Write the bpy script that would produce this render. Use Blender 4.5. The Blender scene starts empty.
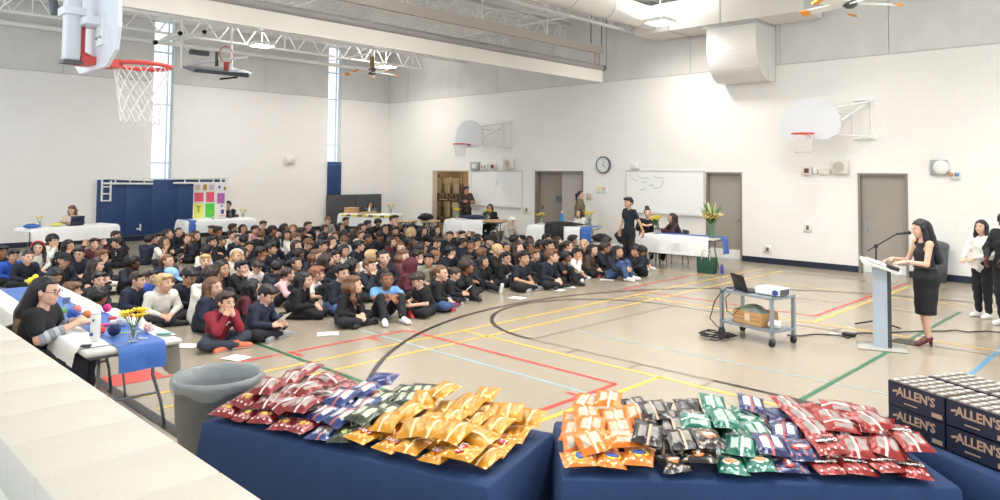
import bpy, bmesh, math, random
import numpy as np
from mathutils import Vector, Matrix, Euler
from mathutils.bvhtree import BVHTree
random.seed(7); RNG = np.random.default_rng(7)
SC = bpy.context.scene
COL = SC.collection
# ------------------------------------------------------------------ camera (solved from the court lines, door heads and wall corner)
CAM = np.array([17.047, 22.805, 2.165]); YAW, PIT, ROL = [math.radians(a) for a in (224.3545, 2.5045, .5262)]; FPX = 717.45; PPY = 140.2
_F = np.array([math.cos(YAW)*math.cos(PIT), math.sin(YAW)*math.cos(PIT), math.sin(PIT)])
_r = np.array([math.sin(YAW), -math.cos(YAW), 0.]); _u = np.cross(_r, _F)
_R = math.cos(ROL)*_r + math.sin(ROL)*_u; _U = -math.sin(ROL)*_r + math.cos(ROL)*_u
cam = bpy.data.cameras.new('camera'); camo = bpy.data.objects.new('camera', cam); COL.objects.link(camo)
camo.matrix_world = Matrix(((_R[0], _U[0], -_F[0], CAM[0]), (_R[1], _U[1], -_F[1], CAM[1]), (_R[2], _U[2], -_F[2], CAM[2]), (0, 0, 0, 1)))
cam.sensor_fit = 'HORIZONTAL'; cam.sensor_width = 36.0; cam.lens = 36.0*FPX/1000; cam.shift_y = -(250-PPY)/1000; cam.clip_start = .05; cam.clip_end = 300
SC.camera = camo
# ------------------------------------------------------------------ sky and exposure
SC.view_settings.view_transform = 'Standard'; SC.view_settings.look = 'None'; SC.view_settings.gamma = 1; SC.view_settings.use_curve_mapping = False
SC.view_settings.exposure = 0.34
W = bpy.data.worlds.new('overcast sky'); SC.world = W; W.use_nodes = True
bg = W.node_tree.nodes['Background']; bg.inputs[0].default_value = (.86, .93, 1.0, 1); bg.inputs[1].default_value = 1.35
LAMP_W = 66.0
# ------------------------------------------------------------------ pixel -> place
def ray(x, y): return _F*FPX + _R*(x-500) + _U*(PPY-y)
def G(x, y, z=0.):                       # where the pixel's ray meets the level z
    d = ray(x, y); return CAM + d*(z-CAM[2])/d[2]
def WX(x, y, v=0.):                      # ... meets the plane x = v
    d = ray(x, y); return CAM + d*(v-CAM[0])/d[0]
def WY(x, y, v=0.):
    d = ray(x, y); return CAM + d*(v-CAM[1])/d[1]
def PX(P):
    d = np.asarray(P, float)-CAM; return 500+FPX*(d@_R)/(d@_F), PPY-FPX*(d@_U)/(d@_F)
# ------------------------------------------------------------------ helpers
def lin(c): return c/12.92 if c <= .04045 else ((c+.055)/1.055)**2.4
def hexc(h): h = h.lstrip('#'); return tuple(lin(int(h[i:i+2], 16)/255) for i in (0, 2, 4))
MATS = {}
def mat(name, col, rough=.6, metal=0., var=.0, vscale=8., bump=0., bscale=60., spec=.5, emit=0., alpha=None, trans=0., sheen=0., coat=0.):
    if name in MATS: return MATS[name]
    m = bpy.data.materials.new(name); m.use_nodes = True; nt = m.node_tree; b = nt.nodes['Principled BSDF']
    c = hexc(col) if isinstance(col, str) else col
    b.inputs['Base Color'].default_value = (*c, 1); b.inputs['Roughness'].default_value = rough; b.inputs['Metallic'].default_value = metal
    b.inputs['Specular IOR Level'].default_value = spec
    if trans: b.inputs['Transmission Weight'].default_value = trans; b.inputs['IOR'].default_value = 1.3
    if sheen: b.inputs['Sheen Weight'].default_value = sheen
    if coat: b.inputs['Coat Weight'].default_value = coat
    if alpha is not None: b.inputs['Alpha'].default_value = alpha
    if emit: b.inputs['Emission Color'].default_value = (*c, 1); b.inputs['Emission Strength'].default_value = emit
    if var or bump:
        tc = nt.nodes.new('ShaderNodeTexCoord')
    if var:
        n = nt.nodes.new('ShaderNodeTexNoise'); n.inputs['Scale'].default_value = vscale; n.inputs['Detail'].default_value = 3
        nt.links.new(tc.outputs['Object'], n.inputs['Vector'])
        r = nt.nodes.new('ShaderNodeValToRGB'); r.color_ramp.elements[0].position = .3; r.color_ramp.elements[1].position = .7
        r.color_ramp.elements[0].color = (*[x*(1-var) for x in c], 1); r.color_ramp.elements[1].color = (*[min(1, x*(1+var)) for x in c], 1)
        nt.links.new(n.outputs['Fac'], r.inputs['Fac']); nt.links.new(r.outputs['Color'], b.inputs['Base Color'])
    if bump:
        n = nt.nodes.new('ShaderNodeTexNoise'); n.inputs['Scale'].default_value = bscale; n.inputs['Detail'].default_value = 2
        nt.links.new(tc.outputs['Object'], n.inputs['Vector'])
        bp = nt.nodes.new('ShaderNodeBump'); bp.inputs['Strength'].default_value = bump; bp.inputs['Distance'].default_value = .01
        nt.links.new(n.outputs['Fac'], bp.inputs['Height']); nt.links.new(bp.outputs['Normal'], b.inputs['Normal'])
    MATS[name] = m; return m
def tag(o, label=None, cat=None, group=None, kind=None):
    if label: o['label'] = label
    if cat: o['category'] = cat
    if group: o['group'] = group
    if kind: o['kind'] = kind
    return o
def thing(name, label, cat, loc=(0, 0, 0), rz=0., group=None, scale=1.):
    o = bpy.data.objects.new(name, None); COL.objects.link(o); o.empty_display_size = .1
    o.location = [float(v) for v in loc]; o.rotation_euler = (0, 0, rz); o.scale = (scale,)*3
    return tag(o, label, cat, group)
def link(name, me, parent=None, loc=None, rz=None, m=None):
    o = bpy.data.objects.new(name, me); COL.objects.link(o)
    if parent is not None: o.parent = parent
    if loc is not None: o.location = [float(v) for v in loc]
    if rz is not None: o.rotation_euler = (0, 0, rz)
    return o
def copy_tree(o, parent=None):
    c = o.copy(); COL.objects.link(c); c.parent = parent
    for ch in o.children: copy_tree(ch, c)
    return c
class MB:
    def __init__(s): s.v = []; s.f = []; s.mi = []; s.cur = 0; s.sm = []
    def add(s, vs, fs, smooth=False):
        b = len(s.v); s.v += [tuple(map(float, v)) for v in vs]
        for f in fs: s.f.append([b+i for i in f]); s.mi.append(s.cur); s.sm.append(smooth)
        return s
    def box(s, c, d, rz=0., M=None):
        cx, cy, cz = c; hx, hy, hz = d[0]/2, d[1]/2, d[2]/2
        vs = [Vector((x, y, z)) for x in (-hx, hx) for y in (-hy, hy) for z in (-hz, hz)]
        R = M if M is not None else Matrix.Rotation(rz, 3, 'Z')
        vs = [R @ v + Vector((cx, cy, cz)) for v in vs]
        return s.add(vs, [(0, 1, 3, 2), (4, 6, 7, 5), (0, 4, 5, 1), (2, 3, 7, 6), (0, 2, 6, 4), (1, 5, 7, 3)])
    def bb(s, lo, hi): return s.box([(a+b)/2 for a, b in zip(lo, hi)], [b-a for a, b in zip(lo, hi)])
    def rbox(s, c, d, r=.01, n=2, M=None):
        bm = bmesh.new(); bmesh.ops.create_cube(bm, size=1); bmesh.ops.scale(bm, vec=d, verts=bm.verts)
        bmesh.ops.bevel(bm, geom=bm.edges[:], offset=r, segments=n, profile=.5, affect='EDGES')
        vs = [(M @ v.co if M is not None else v.co) + Vector(c) for v in bm.verts]; bm.verts.index_update()
        s.add(vs, [[v.index for v in f.verts] for f in bm.faces], True); bm.free(); return s
    def cyl(s, a, b, r0, r1=None, n=10, caps=True):
        r1 = r0 if r1 is None else r1; a = Vector(a); b = Vector(b); d = b-a
        q = d.to_track_quat('Z', 'Y').to_matrix(); vs = []
        for p, r in ((a, r0), (b, r1)):
            for i in range(n):
                t = 2*math.pi*i/n; vs.append(p + q @ Vector((r*math.cos(t), r*math.sin(t), 0)))
        s.add(vs, [(i, (i+1) % n, n+(i+1) % n, n+i) for i in range(n)], True)
        if caps: s.add(vs[:n], [list(range(n))[::-1]]); s.add(vs[n:], [list(range(n))])
        return s
    def tube(s, pts, r, n=8, closed=False):
        pts = [Vector(p) for p in pts]; m = len(pts); rings = []
        prev = None
        for i, p in enumerate(pts):
            t = (pts[(i+1) % m]-pts[i-1]) if closed else (pts[min(i+1, m-1)]-pts[max(i-1, 0)])
            t.normalize()
            if prev is None: nrm = t.orthogonal().normalized()
            else: nrm = (prev - t*prev.dot(t)); nrm = nrm.normalized() if nrm.length > 1e-6 else t.orthogonal().normalized()
            prev = nrm; bi = t.cross(nrm); rr = r[i] if isinstance(r, (list, tuple)) else r
            rings.append([p + nrm*rr*math.cos(2*math.pi*k/n) + bi*rr*math.sin(2*math.pi*k/n) for k in range(n)])
        vs = [v for R in rings for v in R]; fs = []
        for i in range(m if closed else m-1):
            j = (i+1) % m
            for k in range(n): fs.append((i*n+k, i*n+(k+1) % n, j*n+(k+1) % n, j*n+k))
        if not closed: fs += [list(range(n))[::-1], [(m-1)*n+k for k in range(n)]]
        return s.add(vs, fs, True)
    def lathe(s, prof, n=24, c=(0, 0, 0), cap=True):
        vs = []; fs = []
        for r, z in prof:
            for k in range(n):
                t = 2*math.pi*k/n; vs.append((c[0]+r*math.cos(t), c[1]+r*math.sin(t), c[2]+z))
        for i in range(len(prof)-1):
            for k in range(n): fs.append((i*n+k, i*n+(k+1) % n, (i+1)*n+(k+1) % n, (i+1)*n+k))
        if cap: fs += [list(range(n))[::-1], [(len(prof)-1)*n+k for k in range(n)]]
        return s.add(vs, fs, True)
    def ell(s, c, r, n=8, m=5, M=None):
        vs = []; fs = []
        for j in range(m+1):
            ph = math.pi*j/m
            for k in range(n):
                t = 2*math.pi*k/n; v = Vector((r[0]*math.sin(ph)*math.cos(t), r[1]*math.sin(ph)*math.sin(t), r[2]*math.cos(ph)))
                vs.append((M @ v if M is not None else v)+Vector(c))
        for j in range(m):
            for k in range(n): fs.append((j*n+k, (j+1)*n+k, (j+1)*n+(k+1) % n, j*n+(k+1) % n))
        return s.add(vs, fs, True)
    def prism(s, poly, lo, hi, axis='z'):
        f = {'z': lambda a, b, h: (a, b, h), 'x': lambda a, b, h: (h, a, b), 'y': lambda a, b, h: (a, h, b)}[axis]
        n = len(poly); vs = [f(a, b, lo) for a, b in poly] + [f(a, b, hi) for a, b in poly]
        return s.add(vs, [list(range(n))[::-1], list(range(n, 2*n))] + [(i, (i+1) % n, n+(i+1) % n, n+i) for i in range(n)])
    def mesh(s, name, mats):
        me = bpy.data.meshes.new(name); me.from_pydata(s.v, [], s.f)
        for m in (mats if isinstance(mats, (list, tuple)) else [mats]): me.materials.append(m)
        me.polygons.foreach_set('material_index', s.mi); me.polygons.foreach_set('use_smooth', s.sm); me.update()
        return me
    def build(s, name, mats, parent=None, loc=None, rz=None): return link(name, s.mesh(name, mats), parent, loc, rz)
def struct(o): o['kind'] = 'structure'; return o
def text_mesh(txt, size, mt, depth=.001, bold=.0, name='lettering'):
    cu = bpy.data.curves.new('txt', 'FONT'); cu.body = txt; cu.size = size; cu.extrude = depth; cu.offset = bold; cu.align_x = 'CENTER'; cu.align_y = 'CENTER'; cu.resolution_u = 2
    ob = bpy.data.objects.new('txt', cu); COL.objects.link(ob)
    me = bpy.data.meshes.new_from_object(ob.evaluated_get(bpy.context.evaluated_depsgraph_get())); me.name = name
    bpy.data.objects.remove(ob); me.materials.clear(); me.materials.append(mt); return me
# ------------------------------------------------------------------ materials
M_white = mat('white paint', '#e9e8e4', .55); M_steel = mat('white steel', '#f2f2f0', .45); M_grey = mat('grey plastic', '#55595c', .5)
M_black = mat('black plastic', '#141517', .45); M_chrome = mat('brushed steel', '#a5a8aa', .3, 1.)
M_dark = mat('dark rubber', '#1b1c1e', .7); M_navycloth = mat('navy tablecloth', '#213a64', .8, var=.06, vscale=6, bump=.25, bscale=25)
M_whitecloth = mat('white plastic cloth', '#f0f0ee', .5, var=.03, vscale=9, bump=.2, bscale=30); M_bluecloth = mat('blue plastic cloth', '#3b68b4', .5, var=.08, vscale=9, bump=.3, bscale=20)
M_wood = mat('pale wood', '#c9a97c', .5, var=.12, vscale=14); M_cardboard = mat('cardboard', '#c79a68', .8, var=.06, vscale=10)
M_red = mat('red steel', '#cf4a45', .4); M_yellowp = mat('yellow petals', '#f2cf1c', .5); M_leaf = mat('leaf green', '#3f7a35', .5)
M_glass = mat('clear glass', '#eef5f5', .05, trans=.9, alpha=.6)
M_paper = mat('paper', '#f3f1ec', .7)
# ================================================================== ROOM SHELL
def block_mat(name, c, cm, bw=.4, bh=.2, axis='x'):
    m = bpy.data.materials.new(name); m.use_nodes = True; nt = m.node_tree; b = nt.nodes['Principled BSDF']; b.inputs['Roughness'].default_value = .6; b.inputs['Specular IOR Level'].default_value = .3
    tc = nt.nodes.new('ShaderNodeTexCoord'); sp = nt.nodes.new('ShaderNodeSeparateXYZ'); cb = nt.nodes.new('ShaderNodeCombineXYZ')
    nt.links.new(tc.outputs['Object'], sp.inputs[0]); nt.links.new(sp.outputs['Y' if axis == 'x' else 'X'], cb.inputs[0]); nt.links.new(sp.outputs['Z'], cb.inputs[1])
    br = nt.nodes.new('ShaderNodeTexBrick'); br.inputs['Scale'].default_value = 1; br.inputs['Brick Width'].default_value = bw; br.inputs['Row Height'].default_value = bh; br.inputs['Mortar Size'].default_value = .006; br.inputs['Mortar Smooth'].default_value = .5
    br.inputs['Color1'].default_value = (*hexc(c), 1); br.inputs['Color2'].default_value = (*[x*.985 for x in hexc(c)], 1); br.inputs['Mortar'].default_value = (*hexc(cm), 1)
    nt.links.new(cb.outputs[0], br.inputs['Vector']); nt.links.new(br.outputs['Color'], b.inputs['Base Color'])
    bp = nt.nodes.new('ShaderNodeBump'); bp.invert = True; bp.inputs['Strength'].default_value = .12; bp.inputs['Distance'].default_value = .004
    nt.links.new(br.outputs['Fac'], bp.inputs['Height']); nt.links.new(bp.outputs['Normal'], b.inputs['Normal']); return m
M_wallR = block_mat('white painted block, door wall', '#f0ede8', '#e9e6e0', axis='x'); M_wallL = block_mat('white painted block, window wall', '#f3f0ec', '#edeae5', axis='y')
M_upper = mat('grey acoustic block', '#dcdad6', .8, var=.05, vscale=1.5, bump=.2, bscale=40); M_joint = mat('grey joint', '#a9a7a3', .9)
ZL = 4.8; ZC = 6.7
def wall(name, axis, u0, u1, z0, z1, holes, m, th=.22):
    """a wall in the plane x=0 (axis 'x', u = y) or y=0 (axis 'y', u = x), its body behind the plane"""
    us = sorted({u0, u1, *[h[0] for h in holes], *[h[1] for h in holes]}); zs = sorted({z0, z1, *[h[2] for h in holes], *[h[3] for h in holes]})
    us = [u for u in us if u0 <= u <= u1]; zs = [z for z in zs if z0 <= z <= z1]
    solid = lambda i, j: 0 <= i < len(us)-1 and 0 <= j < len(zs)-1 and not any(h[0] <= (us[i]+us[i+1])/2 <= h[1] and h[2] <= (zs[j]+zs[j+1])/2 <= h[3] for h in holes)
    vid = {}; vs = []; fs = []
    def V(u, z, d):
        k = (u, z, d)
        if k not in vid: vid[k] = len(vs); vs.append((-d, u, z) if axis == 'x' else (u, -d, z))
        return vid[k]
    for i in range(len(us)-1):
        for j in range(len(zs)-1):
            if not solid(i, j): continue
            a, b, c, d = us[i], us[i+1], zs[j], zs[j+1]
            fs.append([V(a, c, 0), V(b, c, 0), V(b, d, 0), V(a, d, 0)]); fs.append([V(a, c, th), V(a, d, th), V(b, d, th), V(b, c, th)])
            for (di, dj, p, q) in ((-1, 0, (a, d), (a, c)), (1, 0, (b, c), (b, d)), (0, -1, (a, c), (b, c)), (0, 1, (b, d), (a, d))):
                if not solid(i+di, j+dj): fs.append([V(*p, 0), V(*p, th), V(*q, th), V(*q, 0)])
    me = bpy.data.meshes.new(name); me.from_pydata(vs, [], fs); me.materials.append(m); me.update()
    bm = bmesh.new(); bm.from_mesh(me); bmesh.ops.recalc_face_normals(bm, faces=bm.faces); bm.to_mesh(me); bm.free()
    return struct(link(name, me))
DH = 2.16                                    # door head
OPEN = [(2.74, 4.62), (7.76, 9.58), (13.66, 14.55), (17.36, 18.27)]
WIN = [(8.25, 8.88, 1.83), (2.17, 2.73, 2.46)]
wR = wall('wall_right', 'x', -.22, 27, 0, ZL, [(a-.045, b+.045, 0, DH+.045) for a, b in OPEN], M_wallR)
wL = wall('wall_left', 'y', 0, 19, 0, ZL, [(a, b, z, ZL) for a, b, z in WIN], M_wallL)
# upper walls stand back behind big panels
uR = struct(MB().bb((-.22, -.22, ZL), (-.06, 27, ZC)).build('wall_right_upper', M_joint))
for k in range(12):
    y0 = -.22 + (k*2.4 - 1.0 if k else 0); y1 = min(27, -.22 + (k+1)*2.4 - 1.0)
    MB().bb((-.06, y0+.006, ZL+.012), (-.012, y1-.006, ZC)).build('panel', M_upper, uR)
uL = struct(bpy.data.objects.new('wall_left_upper', None)); COL.objects.link(uL)
xs = [0, 2.17, 2.73, 5.2, 8.25, 8.88, 11.3, 13.7, 16.1, 19]
for a, b in zip(xs[:-1], xs[1:]):
    if (a, b) in ((2.17, 2.73), (8.25, 8.88)): continue
    MB().bb((a+(.004 if a not in (2.73, 8.88) else 0), -.22, ZL+.012), (b-(.004 if b not in (2.17, 8.25) else 0), -.012, ZC)).build('panel', M_upper, uL)
M_ledgeshade = mat('ledge shadow tone', '#b9b6b1', .8)  # grey of the ledge strips stands in for the small shadow there
struct(MB().bb((-.05, -.05, ZL), (.012, 27, ZL+.014)).build('trim_1', M_ledgeshade)); 
t2 = struct(bpy.data.objects.new('trim_2', None)); COL.objects.link(t2)
for a, b in ((0, 2.17), (2.73, 8.25), (8.88, 19)): MB().bb((a, -.05, ZL), (b, .012, ZL+.014)).build('ledge_strip', M_ledgeshade, t2)
# floor
fm = bpy.data.materials.new('vinyl gym floor'); fm.use_nodes = True; nt = fm.node_tree; b = nt.nodes['Principled BSDF']
tc = nt.nodes.new('ShaderNodeTexCoord'); n1 = nt.nodes.new('ShaderNodeTexNoise'); n1.inputs['Scale'].default_value = .35; n1.inputs['Detail'].default_value = 4
r = nt.nodes.new('ShaderNodeValToRGB'); r.color_ramp.elements[0].color = (*hexc('#9e9382'), 1); r.color_ramp.elements[1].color = (*hexc('#a89d8c'), 1)
nt.links.new(tc.outputs['Object'], n1.inputs['Vector']); nt.links.new(n1.outputs['Fac'], r.inputs['Fac']); nt.links.new(r.outputs['Color'], b.inputs['Base Color'])
n2 = nt.nodes.new('ShaderNodeTexNoise'); n2.inputs['Scale'].default_value = 1.2; mr = nt.nodes.new('ShaderNodeMapRange'); mr.inputs['To Min'].default_value = .16; mr.inputs['To Max'].default_value = .30
nt.links.new(tc.outputs['Object'], n2.inputs['Vector']); nt.links.new(n2.outputs['Fac'], mr.inputs['Value']); nt.links.new(mr.outputs['Result'], b.inputs['Roughness'])
b.inputs['Specular IOR Level'].default_value = .45
floor = struct(MB().bb((-3, -.22, -.1), (19, 27, 0)).build('floor', fm))
# court lines, each a thin strip of tape on the floor
LM = {k: mat('court line '+k, c, .3) for k, c in dict(black='#2b2725', yellow='#ecc24a', red='#d8473b', green='#1f6b47', blue='#9db2b8', pale='#8e8175', sky='#5f93b5').items()}
LZ = dict(black=.0034, yellow=.0022, red=.0026, green=.003, blue=.0014, pale=.0034, sky=.0018)
def strip(pts, w, c, closed=False):
    pts = [Vector((p[0], p[1])) for p in pts]; n = len(pts); vs = []
    for i, p in enumerate(pts):
        t = (pts[min(i+1, n-1)]-pts[max(i-1, 0)]).normalized(); q = Vector((-t.y, t.x))*w/2
        vs += [(p.x+q.x, p.y+q.y, LZ[c]), (p.x-q.x, p.y-q.y, LZ[c])]
    MB().add(vs, [(2*i, 2*i+1, 2*i+3, 2*i+2) for i in range(n-1)]).build('court_line', LM[c], floor)
def arc(cx, cy, r_, a0, a1, n=40): return [(cx+r_*math.cos(math.radians(a0+(a1-a0)*i/n)), cy+r_*math.sin(math.radians(a0+(a1-a0)*i/n))) for i in range(n+1)]
HX = 8.31
strip(arc(HX, 20.5, 5.8, 150, 390, 72), .06, 'black'); strip(arc(HX, 16.53, 1.72, 180, 360, 36), .055, 'black')
strip([(HX+1.72, 16.53), (HX+1.72, 19.1)], .045, 'pale'); strip([(HX+1.72, 19.1), (HX+1.72, 22.3)], .06, 'black'); strip([(HX+1.72, 16.55), (HX-1.72, 16.55)], .04, 'pale'); strip([(HX-1.72, 16.53), (HX-1.72, 22.3)], .05, 'pale')
for yy in (17.3, 18.2, 19.1):
    strip([(HX+1.72, yy), (HX+1.98, yy)], .05, 'pale'); strip([(HX-1.72, yy), (HX-1.98, yy)], .05, 'pale')
strip([(14.5, 15.57), (1, 15.57)], .05, 'yellow'); strip([(14.5, 16.03), (1, 16.03)], .05, 'yellow')
strip([(10.33, 15.6), (10.33, 22.3)], .05, 'yellow'); strip([(6.27, 15.6), (6.27, 22.3)], .05, 'yellow'); strip([(10.33, 18.64), (14.5, 18.64)], .055, 'yellow'); strip([(6.27, 18.68), (.9, 18.68)], .055, 'yellow')
strip([(10.87, 15.03), (14.9, 15.03)], .05, 'red'); strip([(10.87, 15.03), (10.87, 18.46)], .05, 'red'); strip([(10.87, 18.46), (14.6, 18.46)], .06, 'red')
strip([(5.75, 15.03), (2.2, 15.03)], .05, 'red'); strip([(5.75, 15.03), (5.75, 18.52)], .05, 'red'); strip([(5.75, 18.52), (.9, 18.52)], .06, 'red')
for x in (11.5, 12.6): strip([(x, 15.03), (x, 15.28)], .05, 'red'); strip([(x-.05, 18.46), (x-.05, 18.7-.42)], .05, 'red')
strip([(12.69, 13.6), (12.69, 22.3)], .055, 'green'); strip([(12.69, 20.0), (3.7, 20.0)], .055, 'green'); strip([(11.32, 14.6), (11.32, 22)], .05, 'blue'); strip([(9.2, 16.6), (9.2, 22)], .03, 'blue'); strip([(9.6, 20.95), (4, 20.95)], .06, 'sky')
strip([(14.6, 3), (14.6, 22.3)], .1, 'black'); strip([(4.3, 14.2), (4.3, 20)], .03, 'pale'); strip([(1.2, 16.4), (1.2, 22)], .05, 'pale'); strip([(3.0, 13.3), (3.0, 22)], .035, 'yellow')
MB().bb((14.05, 14.62, .0005), (14.55, 15.05, .002)).build('court_line', LM['red'], floor)
for q in ((801, 403), (906, 342)):
    p = G(*q); MB().box((p[0], p[1], .004), (.16 if q[0] < 850 else .3, .3, .006)).build('floor_plate', mat('dark floor plate', '#4a423b', .4, .6), floor)
# baseboards
M_base = mat('dark blue rubber base', '#1d2638', .5)
def base_run(name, runs, axis):
    r_ = struct(bpy.data.objects.new(name, None)); COL.objects.link(r_)
    for a, b in runs:
        (MB().bb((0, a, 0), (.012, b, .14)) if axis == 'x' else MB().bb((a, 0, 0), (b, .012, .14))).build('base_strip', M_base, r_)
base_run('baseboard_right', [(.012, 2.69), (4.67, 7.71), (9.63, 13.61), (14.6, 17.31), (18.32, 27)], 'x'); base_run('baseboard_left', [(0, 19)], 'y')
# ceiling: deck, joists
deck = MB(); yy = -.22; prof = []
while yy < 27: prof += [(yy, ZC), (yy+.1, ZC), (yy+.13, ZC+.06), (yy+.23, ZC+.06)]; yy += .26
vs = [(x, y, z) for x in (-.22, 19) for y, z in prof]; n = len(prof)
deck.add(vs, [(i, i+1, n+i+1, n+i) for i in range(n-1)])
ceil = struct(deck.build('ceiling', mat('white roof deck', '#f0f0ee', .6)))
struct(MB().bb((-.22, -.22, ZC+.07), (19, 27, ZC+.2)).build('ceiling_roof', M_white)) if False else MB().bb((-.22, -.22, ZC+.07), (19, 27, ZC+.2)).build('roof_slab', M_white, ceil)
ZB, ZT = 5.98, 6.62
L = 19.0; NW = 22
cho_b = MB().bb((0, -.035, -.03), (L, .035, .03)).mesh('chord', M_steel); cho_t = MB().bb((0, -.05, -.035), (L, .05, .035)).mesh('chord', M_steel)
dx = L/NW; webd = MB().cyl((0, 0, ZB), (dx/2, 0, ZT), .022, n=6).mesh('web', M_steel); webu = MB().cyl((0, 0, ZT), (dx/2, 0, ZB), .022, n=6).mesh('web', M_steel); webv = MB().cyl((0, 0, ZB), (0, 0, ZT), .016, n=6).mesh('web', M_steel)
for y in (2.0, 4.35, 6.7, 9.05, 11.85, 16.9, 18.7):
    j = bpy.data.objects.new('roof_joist', None); COL.objects.link(j); j.parent = ceil; j.location = (0, y, 0)
    link('bottom_chord', cho_b, j, (0, 0, ZB)); link('top_chord', cho_t, j, (0, 0, ZT))
    for k in range(NW):
        link('web', webd, j, (k*dx, 0, 0)); link('web', webu, j, (k*dx+dx/2, 0, 0))
        if k % 2 == 0: link('web', webv, j, (k*dx+dx/2, 0, 0))
for x in (3.2, 8.4, 13.2):
    br = bpy.data.objects.new('cross_bridging', None); COL.objects.link(br); br.parent = ceil
    MB().cyl((x, 0, ZB+.05), (x, 11.85, ZB+.05), .02, n=6).build('tie_rod', M_steel, br)
    ys = (2.0, 4.35, 6.7, 9.05, 11.85)
    for a, b in zip(ys[:-1], ys[1:]):
        MB().cyl((x, a, ZT), (x, b, ZB), .016, n=6).build('diagonal_brace', M_steel, br); MB().cyl((x, a, ZB), (x, b, ZT), .016, n=6).build('diagonal_brace', M_steel, br)
MB().cyl((0, .22, 6.0), (19, .22, 6.0), .07, n=12).build('ceiling_pipe', M_steel, ceil)
# windows
M_frame = mat('pale blue-grey window frame', '#d5e1e8', .4); M_pane = mat('window glass', '#eaf6fb', .03, trans=.95, alpha=.35)
for i, (a, b, z) in enumerate(WIN):
    w = struct(bpy.data.objects.new('window_%d' % (i+1), None)); COL.objects.link(w)
    fr = MB(); fr.bb((a, -.16, z), (a+.05, -.1, ZC)); fr.build('window_frame', M_frame, w); MB().bb((b-.05, -.16, z), (b, -.1, ZC)).build('window_frame', M_frame, w)
    MB().bb((a+.13, -.16, z), (a+.17, -.1, ZC)).build('mullion', M_frame, w)
    zz = [z, z+.62 if i else z+.5, z+2.3, 5.75, ZC]
    for k in range(len(zz)): MB().bb((a+.05, -.155, zz[k]-.02), (b-.05, -.105, zz[k]+.03)).build('transom', M_frame, w)
    for k in range(len(zz)-1): MB().bb((a+.17, -.133, zz[k]+.03), (b-.05, -.127, zz[k+1]-.02)).build('pane', M_pane, w); MB().bb((a+.05, -.133, zz[k]+.03), (a+.13, -.127, zz[k+1]-.02)).build('pane', M_pane, w)
    MB().bb((a, -.22, z-.03), (b, .03, z)).build('window_sill', M_frame, w)
# doors
M_door = mat('taupe steel door', '#9d968d', .45, var=.03, vscale=3); M_dframe = mat('grey door frame', '#878178', .45); M_doorshade = mat('shaded door leaf', '#8d857a', .45)  # last tone: door colour with the open leaf's shade put in
def frame(parent, a, b, dep=.16):
    for q in ((a-.045, a+.005), (b-.005, b+.045)): MB().bb((-dep, q[0], 0), (.02, q[1], DH+.045)).build('jamb', M_dframe, parent)
    MB().bb((-dep, a+.005, DH), (.02, b-.005, DH+.045)).build('door_head', M_dframe, parent)
def handle(parent, y, s, x=-.09):
    h = MB().bb((x, y-.03, .9), (x+.012, y+.03, 1.14)).build('lock_plate', M_chrome, parent)
    MB().cyl((x+.012, y, 1.0), (x+.06, y, 1.0), .011, n=8).cyl((x+.055, y-.006*s, 1.0), (x+.055, y+s*.11, 1.0), .01, n=8).build('lever', M_chrome, h)
for i, (a, b) in enumerate(OPEN[2:]):
    d = struct(bpy.data.objects.new('door_%d' % (i+3), None)); COL.objects.link(d); frame(d, a, b)
    MB().bb((-.14, a+.005, .01), (-.095, b-.005, DH)).build('door_leaf', M_door, d)
    if i == 0: MB().bb((-.095, a+.02, .02), (-.091, b-.02, .26)).build('kick_plate', M_white, d); MB().cyl((-.095, b-.07, 1.0), (-.045, b-.07, 1.0), .03, n=12).build('door_knob', M_chrome, d)
    else: MB().bb((-.095, a+.02, .02), (-.091, b-.02, .22)).build('kick_plate', M_white, d); handle(d, a+.08, 1)
d = struct(bpy.data.objects.new('door_2', None)); COL.objects.link(d); a, b = OPEN[1]; frame(d, a, b, .2)
# recess with the two leaves: the far one stands half open, its colour darkened for shade
MB().bb((-.19, (a+b)/2+.02, .01), (-.145, b-.005, DH)).build('door_leaf', mat('pale door leaf', '#b4aea6', .45), d)
lf = MB().bb((-.022, 0, .01), (.022, .9, DH)).build('door_leaf', M_doorshade, d, (-.2, a+.02, 0), math.radians(22))
MB().bb((.023, .5, 1.22), (.028, .72, 1.42)).build('name_plate', mat('dark name plate', '#5c6166', .4), lf); MB().bb((.023, .05, 1.0), (.06, .1, 1.1)).build('door_closer', M_grey, lf)
d1 = struct(bpy.data.objects.new('door_1', None)); COL.objects.link(d1); a, b = OPEN[0]
for q in ((a-.045, a+.0), (b, b+.045)): MB().bb((-.2, q[0], 0), (.008, q[1], DH+.045)).build('jamb', mat('cream door frame', '#d9d0c2', .5), d1)
MB().bb((-.2, a, DH), (.008, b, DH+.045)).build('door_head', MATS['cream door frame'], d1)
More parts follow.
